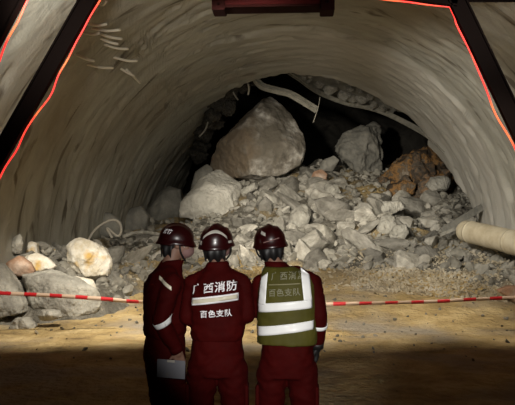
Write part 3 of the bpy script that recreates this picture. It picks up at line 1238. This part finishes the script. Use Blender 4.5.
# ------------------------------------------------------------------ people
M['skin'] = plain('skin', (.20, .105, .07), .6)
M['hair'] = plain('black_hair', (.012, .010, .009), .6)
M['cloth'] = stone('dark_red_cloth', [(.3, (.028, .0008, .0006)), (.6, (.042, .0012, .0009)), (.8, (.056, .002, .0015))], scale=5, fine=60, spec=.08,
                   rough=.8, bump=.2, dist=.004)
M['vest'] = stone('olive_yellow_mesh', [(.3, (.050, .044, .005)), (.6, (.072, .064, .008)), (.8, (.095, .083, .014))], scale=5, fine=90,
                  rough=.7, bump=.25, dist=.003)
M['tape_white'] = plain('silver_white_strip', (.93, .93, .92), .35)
M['tape_cream'] = plain('cream_strip', (.62, .57, .44), .35)
M['ink_white'] = plain('white_lettering', (.88, .86, .88), .5)
M['ink_dim'] = plain('faded_lettering', (.20, .19, .12), .6)
M['line_dim'] = plain('faded_piping', (.21, .19, .10), .6)
M['helmet'] = plain('glossy_dark_red_shell', (.020, .0012, .0015), .32, 0, .2)
M['black'] = plain('black_rubber', (.010, .009, .009), .55)
M['mask'] = plain('pinkish_face_mask', (.20, .11, .10), .8)
M['sticker'] = plain('pale_sticker', (.42, .40, .35), .5)
M['paper'] = plain('pale_grey_sheet', (.17, .17, .19), .6)


class Blob:
    def __init__(s):
        s.bm = bmesh.new()

    def ball(s, c, r, rot=None, sub=3):
        r = (r, r, r) if not hasattr(r, '__len__') else r
        m = Matrix.Translation(c) @ (rot.to_4x4() if rot else Matrix()) @ Matrix.Diagonal((*r, 1))
        bmesh.ops.create_icosphere(s.bm, subdivisions=sub, radius=1, matrix=m)

    def cap(s, a, b, ra, rb, n=18):
        a, b = Vector(a), Vector(b)
        d = b - a
        q = d.to_track_quat('Z', 'Y').to_matrix().to_4x4()
        bmesh.ops.create_cone(s.bm, segments=n, radius1=ra, radius2=rb, depth=d.length, cap_ends=True,
                              matrix=Matrix.Translation((a + b) / 2) @ q)
        s.ball(a, ra, sub=2)
        s.ball(b, rb, sub=2)

    def chain(s, pts, rs):
        for i in range(len(pts) - 1):
            s.cap(pts[i], pts[i + 1], rs[i], rs[i + 1])

    def loft(s, rings, n=28):
        """rings: (x, y, z, rx, ry)"""
        rr = []
        for (x, y, z, rx, ry) in rings:
            rr.append([s.bm.verts.new((x + rx * math.copysign(abs(math.cos(t)) ** .85, math.cos(t)), y + ry * math.copysign(abs(math.sin(t)) ** .85, math.sin(t)), z))
                       for t in [2 * PI * k / n for k in range(n)]])
        for a, b in zip(rr, rr[1:]):
            for j in range(n):
                s.bm.faces.new((a[j], a[(j + 1) % n], b[(j + 1) % n], b[j]))
        s.bm.faces.new(rr[0][::-1])
        s.bm.faces.new(rr[-1])

    def make(s, name, mt, parent, vox=.01, smooth=5, fold=0.0, seed=0, shift=None):
        bmesh.ops.recalc_face_normals(s.bm, faces=s.bm.faces)
        me = remesh(s.bm, vox, smooth)
        if fold:
            nr = [v.normal.copy() for v in me.vertices]
            for v, nn in zip(me.vertices, nr):
                q = v.co
                w = noise.noise(Vector((q.x * 7 + seed, q.y * 7, q.z * 16 + 2.2 * noise.noise(q * 6))))
                w += .5 * noise.noise(Vector((q.x * 20, q.y * 20 + seed, q.z * 26)))
                v.co = q + nn * fold * w
        return link(name, me, mt, parent)


def hand(bl, wrist, d, pn, side, curl=25, k=1.0, fat=0.0):
    """palm, four unequal bent fingers and a thumb; d finger direction, pn the way the fingers curl, side the thumb side"""
    d = Vector(d).normalized()
    pn = Vector(pn)
    pn = (pn - d * pn.dot(d)).normalized()
    s = d.cross(pn) * side
    w = Vector(wrist)
    bl.cap(w - d * .03, w + d * .02, .026 + fat, .027 + fat)
    rows = [(.030, .088, .072), (.010, .092, .080), (-.011, .090, .074), (-.031, .083, .058)]
    for off, pl, ln in rows:
        bl.cap(w + d * .01 * k + s * off * .55 * k, w + d * pl * k + s * off * k, .016 + fat, .0125 + fat, 10)
        p = w + d * pl * k + s * off * k
        a = math.radians(curl * .6)
        for i, f in enumerate((.45, .32, .23)):
            dd = d * math.cos(a) + pn * math.sin(a)
            q = p + dd * ln * f * k
            bl.cap(p, q, (.0098 - i * .0011) + fat, (.0090 - i * .0012) + fat, 10)
            p = q
            a += math.radians(curl * (1.1 - .1 * i) + (off * -60))
    p = w + d * .018 * k + s * .022 * k
    for ln, mix in ((.042, .75), (.032, .45), (.026, .2)):
        dd = (d * (1 - mix * .5) + s * mix + pn * .35).normalized()
        q = p + dd * ln * k
        bl.cap(p, q, .0125 + fat, .0102 + fat, 10)
        p = q


def glyphs(txt, size, bold=.0):
    cu = bpy.data.curves.new('t', 'FONT')
    cu.body = txt
    cu.size = size
    cu.align_x = 'CENTER'
    cu.align_y = 'CENTER'
    cu.offset = bold
    cu.space_character = 1.06
    o = bpy.data.objects.new('t', cu)
    COL.objects.link(o)
    dg = bpy.context.evaluated_depsgraph_get()
    me = bpy.data.meshes.new_from_object(o.evaluated_get(dg))
    bpy.data.objects.remove(o)
    bm = bmesh.new()
    bm.from_mesh(me)
    bmesh.ops.triangulate(bm, faces=bm.faces)
    return bm


def ray(bvh, o, d, default=None):
    h = bvh.ray_cast(Vector(o), Vector(d).normalized())
    return h


def lettering(name, txt, size, bvh, cx, cz, mt, parent, tilt=0.0, bold=.0, sx=1.0, yaw=0.0, y0=-1.0, lift=.004, cyaw=(0, 0)):
    """characters cast onto a surface; the caster looks along +Y turned by yaw about the point cyaw"""
    bm = glyphs(txt, size, bold)
    R = Matrix.Rotation(yaw, 3, 'Z')
    pv = Vector((cyaw[0], cyaw[1], 0))
    dirn = R @ Vector((0, 1, 0))
    for v in bm.verts:
        x, z = v.co.x * sx, v.co.y
        z += x * math.tan(tilt)
        o = pv + R @ Vector((cx + x, y0, 0)) + Vector((0, 0, cz + z))
        h = bvh.ray_cast(o, dirn)
        if h[0] is not None:
            v.co = h[0] - dirn * lift
        else:
            v.co = o + dirn * 1
    bmesh.ops.recalc_face_normals(bm, faces=bm.faces)
    ob = link(name, bm_mesh(name, bm), mt, parent, smooth=False)
    md = ob.modifiers.new('thickness', 'SOLIDIFY')
    md.thickness = .0012
    return ob


def patch(name, bvh, quad, mt, parent, nu=24, nv=6, yaw=0.0, cyaw=(0, 0), y0=-1.0, lift=.004, th=.002):
    """strip cast from behind: quad = four (x, z) corners in order bottom-left, bottom-right, top-right, top-left"""
    R = Matrix.Rotation(yaw, 3, 'Z')
    pv = Vector((cyaw[0], cyaw[1], 0))
    dirn = R @ Vector((0, 1, 0))
    a, b, c, d = [Vector((x, 0, z)) for x, z in quad]
    vs = []
    last = None
    for j in range(nv + 1):
        for i in range(nu + 1):
            u, v = i / nu, j / nv
            q = a.lerp(b, u).lerp(d.lerp(c, u), v)
            o = pv + R @ Vector((q.x, y0, 0)) + Vector((0, 0, q.z))
            h = bvh.ray_cast(o, dirn)
            if h[0] is not None:
                last = (h[0] - o).dot(dirn)
            vs.append(o + dirn * ((last if last else 1) - lift))
    w = nu + 1
    fs = [(j * w + i, j * w + i + 1, (j + 1) * w + i + 1, (j + 1) * w + i) for i in range(nu) for j in range(nv)]
    me = bpy.data.meshes.new(name)
    me.from_pydata(vs, [], fs)
    o = link(name, me, mt, parent)
    m_ = o.modifiers.new('thickness', 'SOLIDIFY')
    m_.thickness = th
    m_.offset = 1
    return o


def ring_band(name, bvh, c0, ax, z0, z1, mt, parent, a0=0, a1=360, tiltf=None, lift=.004, n=64, nv=3, rmax=.5):
    """band round an axis through c0 (direction ax) from z0 to z1 along it; rays come from outside"""
    ax = Vector(ax).normalized()
    u = ax.cross(Vector((0, 1, 0)))
    if u.length < .2:
        u = ax.cross(Vector((1, 0, 0)))
    u.normalize()
    v = ax.cross(u)
    vs = []
    for j in range(nv + 1):
        for i in range(n + 1):
            a = math.radians(a0 + (a1 - a0) * i / n)
            d = u * math.cos(a) + v * math.sin(a)
            zz = z0 + (z1 - z0) * j / nv + (tiltf(a) if tiltf else 0)
            o = Vector(c0) + ax * zz + d * rmax
            h = bvh.ray_cast(o, -d)
            vs.append((h[0] + d * lift) if h[0] is not None else Vector(c0) + ax * zz + d * .06)
    w = n + 1
    fs = [(j * w + i, j * w + i + 1, (j + 1) * w + i + 1, (j + 1) * w + i) for i in range(n) for j in range(nv)]
    me = bpy.data.meshes.new(name)
    me.from_pydata(vs, [], fs)
    o = link(name, me, mt, parent)
    m_ = o.modifiers.new('thickness', 'SOLIDIFY')
    m_.thickness = .002
    m_.offset = 0
    return o


def bvh_of(o):
    bm = bmesh.new()
    bm.from_mesh(o.data)
    t = BVHTree.FromBMesh(bm)
    bm.free()
    return t


def head_mesh(bl, H):
    """H: 4x4 head frame, origin at the base of the skull, +Y the face"""
    T = lambda *p: H @ Vector(p)
    R3 = H.to_3x3()
    bl.ball(T(0, -.012, .105), (.076, .094, .098), R3)
    bl.ball(T(0, .030, .060), (.058, .062, .078), R3)
    bl.ball(T(0, .052, -.002), (.030, .030, .024), R3)         # chin
    bl.cap(T(0, .088, .092), T(0, .110, .052), .009, .014, 10)   # nose
    bl.ball(T(-.010, .104, .050), (.010, .010, .008), R3, 2)
    bl.ball(T(.010, .104, .050), (.010, .010, .008), R3, 2)
    for s in (-1, 1):
        bl.ball(T(s * .030, .074, .107), (.026, .014, .010), R3, 2)  # brow
        bl.ball(T(s * .038, .062, .060), (.022, .022, .024), R3, 2)  # cheek
        bl.ball(T(s * .079, -.004, .070), (.009, .020, .032), Matrix(R3), 2)  # ear
        bl.ball(T(s * .084, -.010, .082), (.007, .014, .016), Matrix(R3), 2)
    bl.cap(T(-.020, .088, .024), T(.020, .088, .024), .007, .007, 8)
    bl.cap(T(-.018, .087, .012), T(.018, .087, .012), .008, .008, 8)


def helmet(root, H, style):
    bm = bmesh.new()
    n, m = 40, 18
    rings = []
    for j in range(m + 1):
        t = j / m
        ph = t * PI / 2 * 1.0
        row = []
        for k in range(n):
            a = 2 * PI * k / n
            rx, ry, rz = .108, .124, .106
            x = rx * math.cos(a) * math.cos(ph)
            y = ry * math.sin(a) * math.cos(ph)
            z = rz * math.sin(ph)
            # raised crest from front to back
            z += .010 * math.exp(-(x / .018) ** 2) * sm(0, .4, t)
            for sx_ in (-.062, .062):
                z += .006 * math.exp(-((x - sx_) / .012) ** 2) * sm(.1, .4, t)
            row.append(Vector((x, y, z)))
        rings.append(row)
    # flared brim
    brim = []
    for dz, f in ((-.040, 1.10), (-.036, 1.125), (-.022, 1.06), (-.008, 1.01)):
        brim.append([Vector((.108 * f * math.cos(2 * PI * k / n), .124 * (f + (.06 if math.sin(2 * PI * k / n) > 0 else .03) * abs(math.sin(2 * PI * k / n))) * math.sin(2 * PI * k / n),
                             dz - .012 * (math.sin(2 * PI * k / n) < -.2))) for k in range(n)])
    inner = [[Vector((v.x * .9, v.y * .9, v.z + .004)) for v in brim[0]]]
    allr = inner + brim + rings
    tr = Matrix(H) @ Matrix.Translation((0, -.012, .108))
    V = [[bm.verts.new(tr @ q) for q in row] for row in allr]
    for a, b in zip(V, V[1:]):
        for k in range(n):
            bm.faces.new((a[k], a[(k + 1) % n], b[(k + 1) % n], b[k]))
    bmesh.ops.remove_doubles(bm, verts=bm.verts, dist=.0004)
    bmesh.ops.recalc_face_normals(bm, faces=bm.faces)
    he = link('helmet', bm_mesh('helmet', bm), M['helmet'], root)
    bv = bvh_of(he)
    # dark lining and neck curtain
    b = Blob()
    b.ball(tr @ Vector((0, 0, -.012)), (.096, .112, .05), tr.to_3x3())
    ln = b.make('helmet_liner', M['black'], he, .008, 3)
    bm = bmesh.new()
    nn = 30
    top = [tr @ Vector((.094 * math.cos(a), .108 * math.sin(a), -.03)) for a in [math.radians(195 + 150 * i / nn) for i in range(nn + 1)]]
    bot = [tr @ Vector((.074 * math.cos(a), .082 * math.sin(a) - .002, -.125 + .012 * math.sin(a * 9))) for a in
           [math.radians(195 + 150 * i / nn) for i in range(nn + 1)]]
    tv = [bm.verts.new(p) for p in top]
    bvs = [bm.verts.new(p) for p in bot]
    for i in range(nn):
        bm.faces.new((tv[i], tv[i + 1], bvs[i + 1], bvs[i]))
    nc = link('neck_curtain', bm_mesh('nc', bm), M['black'], he)
    md = nc.modifiers.new('thickness', 'SOLIDIFY')
    md.thickness = .005
    # chin strap
    for s in (-1, 1):
        st = smooth_path([tr @ Vector((s * .10, .02, -.03)), tr @ Vector((s * .082, .04, -.09)), tr @ Vector((s * .03, .075, -.135)),
                          tr @ Vector((0, .08, -.14))], 5)
        tube('chin_strap', st, .006, M['black'], he, 8)
    return he, bv, tr


def boots(root, an, toe):
    b = Blob()
    a = Vector(an)
    t = Vector((math.sin(toe), math.cos(toe), 0))
    b.cap(a + Vector((0, 0, .16)), a + Vector((0, 0, 0)), .062, .055)
    b.cap(a + Vector((0, 0, -.035)) - t * .04, a + t * .09 + Vector((0, 0, -.045)), .045, .046)
    b.cap(a + t * .09 + Vector((0, 0, -.045)), a + t * .155 + Vector((0, 0, -.055)), .046, .034)
    bo = b.make('boot', M['black'], root, .009, 3)
    bm = bmesh.new()
    ps = []
    n_ = 24
    lo = []
    for k in range(n_):
        q = 2 * PI * k / n_
        lx, ly = .050 * math.cos(q), .135 * math.sin(q) + .055
        s = Vector((t.y, -t.x, 0))
        lo.append(Vector((a.x, a.y, 0)) + s * lx + t * ly)
    v1 = [bm.verts.new(p + Vector((0, 0, .0))) for p in lo]
    v2 = [bm.verts.new(p + Vector((0, 0, .03))) for p in lo]
    bm.faces.new(v1[::-1])
    bm.faces.new(v2)
    for k in range(n_):
        bm.faces.new((v1[k], v1[(k + 1) % n_], v2[(k + 1) % n_], v2[k]))
    link('sole', bm_mesh('sole', bm), M['black'], bo, False)


def person(loc, rz, label, sh, el, wr, hd, Hy, Hp, Hr, gl, style, lean=0.0, hx=0.0, stance=.125, seed=0, wide=1.0):
    """sh/el/wr: right (index 0) and left (1) shoulder, elbow, wrist; hd: (finger dir, palm dir) for both; Hy,Hp,Hr: head yaw, pitch, roll"""
    root = empty('person', loc, rz)
    tag(root, label, 'person')
    H = Matrix.Translation((hx, .015 + lean, 1.636)) @ Euler((Hp, Hr, Hy)).to_matrix().to_4x4()
    feet = [Vector((stance + .01, .0, .10)), Vector((-stance - .01, .02, .10))]
    knees = [Vector((stance, .03, .50)), Vector((-stance, .04, .50))]
    hips = [Vector((.09, 0, .90)), Vector((-.09, 0, .90))]
    # body
    b = Blob()
    b.loft([(0, 0, .84, .11, .08), (0, 0, .92, .145, .10), (0, 0, 1.02, .13, .09), (0, 0, 1.15, .125, .085), (0, .0, 1.32, .15, .10),
            (0, 0, 1.42, .145, .09), (0, 0, 1.48, .10, .07)])
    b.cap((hx * .3, -.005, 1.46), (hx, .005 + lean, 1.67), .060, .055)
    head_mesh(b, H)
    for i in (0, 1):
        b.chain([hips[i], knees[i], feet[i] + Vector((0, -.01, 0))], [.08, .055, .04])
        b.chain([sh[i], el[i], wr[i]], [.045, .036, .027])
        hand(b, wr[i], hd[i][0], hd[i][1], -1 if i == 0 else 1, curl=hd[i][2])
    body = b.make('body', M['skin'], root, .0058, 2)
    for s in (-1, 1):
        b = Blob()
        b.ball(H @ Vector((s * .031, .077, .093)), .0125, sub=2)
        b.make('eye', M['black'], body, .004, 0)
    # hair
    b = Blob()
    b.ball(H @ Vector((0, -.022, .112)), (.082, .096, .098), H.to_3x3())
    b.ball(H @ Vector((0, -.05, .06)), (.066, .058, .06), H.to_3x3())
    b.make('hair', M['hair'], root, .008, 2)
    # trousers
    b = Blob()
    b.loft([(0, 0, .84, .165 * wide, .125), (0, 0, .93, .182 * wide, .135), (0, 0, 1.02, .174 * wide, .13), (0, 0, 1.10, .165 * wide, .12)])
    for i in (0, 1):
        x = 1 if i == 0 else -1
        b.chain([hips[i] + Vector((x * .006, 0, -.02)), (hips[i] + knees[i]) / 2 + Vector((x * .004, .005, 0)), knees[i], (knees[i] + feet[i]) / 2,
                 feet[i] + Vector((0, 0, .06))], [.110, .094, .080, .082, .074])
    tr_ = b.make('trousers', M['cloth'], root, .009, 4, .010, seed)
    for i in (0, 1):
        x = 1 if i == 0 else -1
        c = (hips[i] * .45 + knees[i] * .55)
        b = Blob()
        box(b.bm, c + Vector((x * .088, 0, .02)), (.03, .13, .17), None, .008)
        b.make('side_pocket', M['cloth'], tr_, .008, 2)
    # jacket
    b = Blob()
    b.loft([(0, 0, 1.075, .166 * wide, .128), (0, 0, 1.11, .182 * wide, .138), (0, 0, 1.20, .184 * wide, .140), (0, 0, 1.33, .195 * wide, .145), (0, 0, 1.43, .185 * wide, .135),
            (0, 0, 1.50, .135 * wide, .105), (hx * .4, .005 + lean * .4, 1.545, .100, .085), (hx * .8, .008 + lean * .8, 1.60, .070, .072)])
    for i in (0, 1):
        s_, e_, w_ = sh[i], el[i], wr[i]
        b.cap(Vector((s_.x * .30, 0, 1.535)), s_, .045, .062)
        b.chain([s_, s_.lerp(e_, .5), e_, e_.lerp(w_, .6), w_ - (w_ - e_).normalized() * .015], [.068, .064, .058, .053, .044])
    jk = b.make('jacket', M['cloth'], root, .0085, 4, .009, seed + 3)
    for i in (0, 1):
        boots(root, feet[i], (.12 if i == 0 else -.15))
        w_ = wr[i]
        d_ = (w_ - el[i]).normalized()
        tube('cuff', [w_ - d_ * .035, w_ - d_ * .02, w_ + d_ * .004], .047, M['cloth'] if not gl else M['black'], jk, 20)
        if gl:
            b = Blob()
            hand(b, wr[i], hd[i][0], hd[i][1], -1 if i == 0 else 1, curl=hd[i][2], fat=.0032)
            b.make('glove', M['black'], root, .005, 2)
    he, hbv, ht = helmet(root, H, style)
    return root, body, jk, tr_, he, hbv, ht, H


def face_mask(root, H):
    b = Blob()
    b.ball(H @ Vector((0, .062, .034)), (.056, .058, .052), H.to_3x3())
    b.ball(H @ Vector((0, .098, .036)), (.030, .026, .034), H.to_3x3())
    mk = b.make('face_mask', M['mask'], root, .007, 3)
    for s in (-1, 1):
        tube('ear_loop', smooth_path([H @ Vector((s * .048, .055, .055)), H @ Vector((s * .082, .02, .075)), H @ Vector((s * .092, -.012, .07))], 4), .003,
             M['sticker'], mk, 6)


def head_frame_patch(name, bv, ht, a0, a1, z0, z1, mt, parent, lift=.002):
    """sticker on a helmet: from angle a0 to a1 about its own axis, at heights z0..z1"""
    vs = []
    n_, k_ = 18, 5
    for j in range(k_ + 1):
        for i in range(n_ + 1):
            a = math.radians(a0 + (a1 - a0) * i / n_)
            u = i / n_
            z = z0 + (z1 - z0) * j / k_
            if callable(mt[1]):
                z += mt[1](u)
            d = Vector((math.cos(a), math.sin(a), 0))
            o = ht @ (Vector((0, 0, z)) + d * .4)
            dr = ht.to_3x3() @ (-d)
            h = bv.ray_cast(o, dr)
            vs.append(h[0] - dr.normalized() * lift if h[0] is not None else ht @ (Vector((0, 0, z)) + d * .1))
    w = n_ + 1
    fs = [(j * w + i, j * w + i + 1, (j + 1) * w + i + 1, (j + 1) * w + i) for i in range(n_) for j in range(k_)]
    me = bpy.data.meshes.new(name)
    me.from_pydata(vs, [], fs)
    o = link(name, me, mt[0], parent)
    m_ = o.modifiers.new('thickness', 'SOLIDIFY')
    m_.thickness = .001
    return o


V = Vector
# --- middle person, back to the camera, hands in front
loc2 = P(217.5, 300, 4.4)
loc2.z = ground_z(loc2.x, loc2.y)
r2, b2, j2, t2, h2, hb2, ht2, H2 = person(
    loc2, math.radians(2), 'person in dark red uniform with white back lettering, standing between the two others',
    [V((.162, 0, 1.452)), V((-.162, 0, 1.450))], [V((.202, -.01, 1.235)), V((-.200, -.01, 1.22))], [V((.10, .22, 1.20)), V((-.10, .23, 1.18))],
    [((-.5, .8, .1), (-.6, -.3, -.4), 35), ((.5, .8, .05), (.6, -.3, -.4), 35)], -.45, .10, .03, False, 'arc', seed=1)
face_mask(r2, H2)
bj = bvh_of(j2)
lettering('back_lettering', '广西消防', .071, bj, -.012, 1.430, M['ink_white'], j2, .10, .0012, 1.04)
lettering('back_lettering', '百色支队', .050, bj, .0, 1.262, M['ink_white'], j2, .06, .0010, 1.04)
patch('reflective_stripe', bj, [(-.158, 1.325), (.140, 1.362), (.140, 1.388), (-.158, 1.351)], M['tape_cream'], j2, 30, 4)
patch('stripe_edge', bj, [(-.163, 1.314), (.146, 1.351), (.146, 1.399), (-.163, 1.362)], M['ink_white'], j2, 30, 4, lift=.002)
arcf = lambda u: -.030 * (2 * u - 1) ** 2
head_frame_patch('reflective_arc', hb2, ht2, 250, 342, .050, .070, (M['sticker'], lambda u: .010 - .045 * (2 * u - 1) ** 2), h2)
head_frame_patch('side_sticker', hb2, ht2, 220, 246, -.020, .006, (M['sticker'], None), h2)
head_frame_patch('side_sticker', hb2, ht2, 346, 366, -.012, .004, (M['sticker'], None), h2)

# --- right person with vest
loc3 = P(287, 300, 4.4)
loc3.z = ground_z(loc3.x, loc3.y)
r3, b3, j3, t3, h3, hb3, ht3, H3 = person(
    loc3, math.radians(-3), 'person in olive vest with bright white strips, rightmost of the three',
    [V((.168, 0, 1.465)), V((-.168, .01, 1.460))], [V((.212, -.01, 1.225)), V((-.205, .06, 1.27))], [V((.198, .07, 1.03)), V((-.14, .28, 1.33))],
    [((-.05, .25, -1), (-1, .2, -.1), 25), ((.5, .7, .5), (.5, -.4, .0), 40)], .30, -.02, -.10, True, 'plain', lean=.04, hx=-.112, seed=2)
b = Blob()
b.loft([(0, 0, 1.06, .198, .150), (0, 0, 1.12, .202, .153), (0, 0, 1.25, .198, .152), (0, 0, 1.36, .200, .155), (0, 0, 1.45, .192, .148),
        (-.01, 0, 1.52, .165, .125), (-.045, .02, 1.568, .112, .102)])
vest = b.make('vest', M['vest'], r3, .0085, 4, .005, 9)
bv = bvh_of(vest)
WH = M['tape_white']
patch('white_strip', bv, [(-.192, 1.272), (.170, 1.306), (.170, 1.362), (-.192, 1.330)], WH, vest, 30, 4)
patch('white_strip', bv, [(-.194, 1.118), (.180, 1.168), (.180, 1.226), (-.194, 1.178)], WH, vest, 30, 4)
patch('white_strip', bv, [(-.188, 1.325), (-.134, 1.325), (-.120, 1.535), (-.170, 1.500)], WH, vest, 6, 20, lift=.0045)
patch('white_strip', bv, [(.117, 1.355), (.170, 1.355), (.152, 1.520), (.094, 1.568)], WH, vest, 6, 20, lift=.0045)
for z0, z1 in ((1.272, 1.330), (1.118, 1.178)):
    ring_band('white_strip', bv, (0, 0, 0), (0, 0, 1), z0, z1, WH, vest, 182, 358, n=40, rmax=.6, tiltf=lambda a: .04 * (2 * PI - a) / PI)
patch('piping', bv, [(-.115, 1.452), (.095, 1.462), (.095, 1.469), (-.115, 1.459)], M['line_dim'], vest, 20, 2)
lettering('vest_lettering', '广西消防', .056, bv, .015, 1.513, M['ink_dim'], vest, .05, .001, 1.0, lift=.004)
lettering('vest_lettering', '百色支队', .052, bv, -.010, 1.405, M['ink_dim'], vest, .05, .001, 1.0, lift=.004)
bj = bvh_of(j3)
ax = (V((.198, .07, 1.03)) - V((.212, -.01, 1.225))).normalized()
ring_band('arm_stripe', bj, V((.212, -.01, 1.225)), ax, .035, .062, WH, j3, n=30, rmax=.085)
head_frame_patch('pale_mark', hb3, ht3, 225, 245, .052, .074, (M['sticker'], lambda u: -.02 * u), h3)
head_frame_patch('rim_line', hb3, ht3, 236, 290, -.006, .0, (M['mask'], lambda u: .022 * u - .006), h3)

# --- left person, turned to the right, holding a sheet
loc1 = P(165, 300, 4.5)
loc1.z = ground_z(loc1.x, loc1.y)
r1, b1, j1, t1, h1, hb1, ht1, H1 = person(
    loc1, math.radians(-58), 'person in dark red uniform turned to the right, leftmost of the three',
    [V((.155, -.01, 1.455)), V((-.155, .02, 1.455))], [V((.190, -.10, 1.21)), V((-.19, .10, 1.22))], [V((.185, .02, 1.00)), V((-.08, .26, 1.20))],
    [((-.05, .22, -1), (-1, .1, 0), 30), ((.6, .7, 0), (.5, -.3, -.5), 35)], -.34, -.14, 0, False, 'text', lean=.065, seed=5, wide=.94)
face_mask(r1, H1)
bj = bvh_of(j1)
ax = (V((.185, .02, 1.00)) - V((.190, -.10, 1.21))).normalized()
ring_band('arm_stripe', bj, V((.190, -.10, 1.21)), ax, .0, .035, WH, j1, n=30, rmax=.085)
patch('shoulder_stripe', bj, [(-.015, 1.475), (.085, 1.405), (.085, 1.432), (-.015, 1.50)], M['tape_cream'], j1, 16, 3, yaw=math.radians(58), y0=-1)
lettering('helmet_lettering', '消防', .030, hb1, 0, 0, M['ink_white'], h1, 0, .001, 1, yaw=math.radians(58), y0=-.8, lift=.002) if False else None
# helmet lettering is cast in the helmet's own frame
bm = glyphs('消防', .034, .0012)
for v in bm.verts:
    a = math.radians(-42 + 0) + v.co.x / .11
    d = Vector((math.cos(a), math.sin(a), 0))
    o_ = ht1 @ (Vector((0, 0, .042 + v.co.y)) + d * .4)
    dr = ht1.to_3x3() @ (-d)
    h = hb1.ray_cast(o_, dr)
    if h[0] is not None:
        v.co = h[0] - dr.normalized() * .0025
link('helmet_lettering', bm_mesh('hl', bm), M['ink_white'], h1, smooth=False)
ring_band('hem_stripe', bvh_of(t1), V((.117, .030, .575)), V((0, 0, 1)), 0, .03, WH, t1, 60, 130, n=16, rmax=.14)
# sheet held in the right hand
R1 = Matrix.Rotation(math.radians(-58), 4, 'Z')
sheet_c = P(171, 369, 4.22)
bm = bmesh.new()
box(bm, Vector((0, 0, 0)), (.190, .006, .118), None, .002)
cb = link('clipboard', bm_mesh('sheet', bm), M['paper'], None, False)
cb.location = sheet_c
cb.rotation_euler = (.05, math.radians(2), math.radians(-8))
tag(cb, 'flat pale grey rectangular folder held low by the leftmost person', 'folder')
bm = bmesh.new()
box(bm, Vector((0, -.005, .052)), (.05, .008, .016), None, .002)
link('clip', bm_mesh('clip', bm), M['sticker'], cb, False)
#ENDPEOPLE
# ------------------------------------------------------------------ lights
def spot(loc, to, e, size, blend, col=(1, .9, .75), r=.15):
    d = bpy.data.lights.new('unseen_spot', 'SPOT')
    d.energy = e
    d.spot_size = math.radians(size)
    d.spot_blend = blend
    d.color = col
    d.shadow_soft_size = r
    o = bpy.data.objects.new('unseen_spot', d)
    COL.objects.link(o)
    o.location = loc
    o.rotation_euler = (Vector(to) - Vector(loc)).to_track_quat('-Z', 'Y').to_euler()
    return o


def area(loc, to, e, sx, sy, col=(1, .9, .75)):
    d = bpy.data.lights.new('flood_lamp', 'AREA')
    d.energy = e
    d.shape = 'RECTANGLE'
    d.size = sx
    d.size_y = sy
    d.color = col
    o = bpy.data.objects.new('flood_lamp', d)
    COL.objects.link(o)
    o.location = loc
    o.rotation_euler = (Vector(to) - Vector(loc)).to_track_quat('-Z', 'Y').to_euler()
    return o


W = (1, .91, .77)
spot((-5.4, 11.2, 3.0), (-5.1, 14.7, 1.0), 420, 36, .6, W)          # left work lamp, outside the frame
spot((-.8, 8.6, 5.3), (-.2, 15.6, .3), 2700, 84, .7, W, .5)         # lamp on the trolley, lights the ground
spot((-3.0, 9.0, 4.9), (.8, 24, 2.6), 7200, 38, .7, W, .3)           # lamp on the trolley, aims at the heap
spot((-2.0, 9.2, 5.0), (-4.1, 12.9, -.4), 2000, 54, .8, W, .3)       # added side spot, unseen, to brighten the left bank
spot((-2.2, 9.4, 5.0), (5.2, 18.8, 3.4), 2500, 46, .9, (1, .95, .86), .3)   # added unseen cross light that lifts the right lining
spot((3.4, 9.2, 5.0), (4.8, 13.3, 0), 900, 60, .8, W, .3)            # unseen spot put in to brighten the right ground
spot((-3.3, 8.6, 5.0), (-4.4, 14.0, 6.0), 520, 96, 1, (1, .94, .83), .3)      # this and the next: added unseen spots aimed up to light the lining
spot((3.0, 8.6, 5.0), (2.2, 15.5, 7.0), 440, 105, 1, (1, .94, .83), .3)
spot((.35, -.6, 2.1), (0.03, 4.4, 1.46), 900, 25, .6, (1, .97, .92), .05)   # hand lamp by the photographer

w = bpy.data.worlds.new('dark')
sc.world = w
w.use_nodes = True
w.node_tree.nodes['Background'].inputs['Color'].default_value = (.02, .018, .015, 1)
w.node_tree.nodes['Background'].inputs['Strength'].default_value = .3

sc.view_settings.view_transform = 'Standard'
sc.view_settings.look = 'None'
sc.view_settings.exposure = 0
sc.view_settings.gamma = 1
sc.view_settings.use_curve_mapping = False
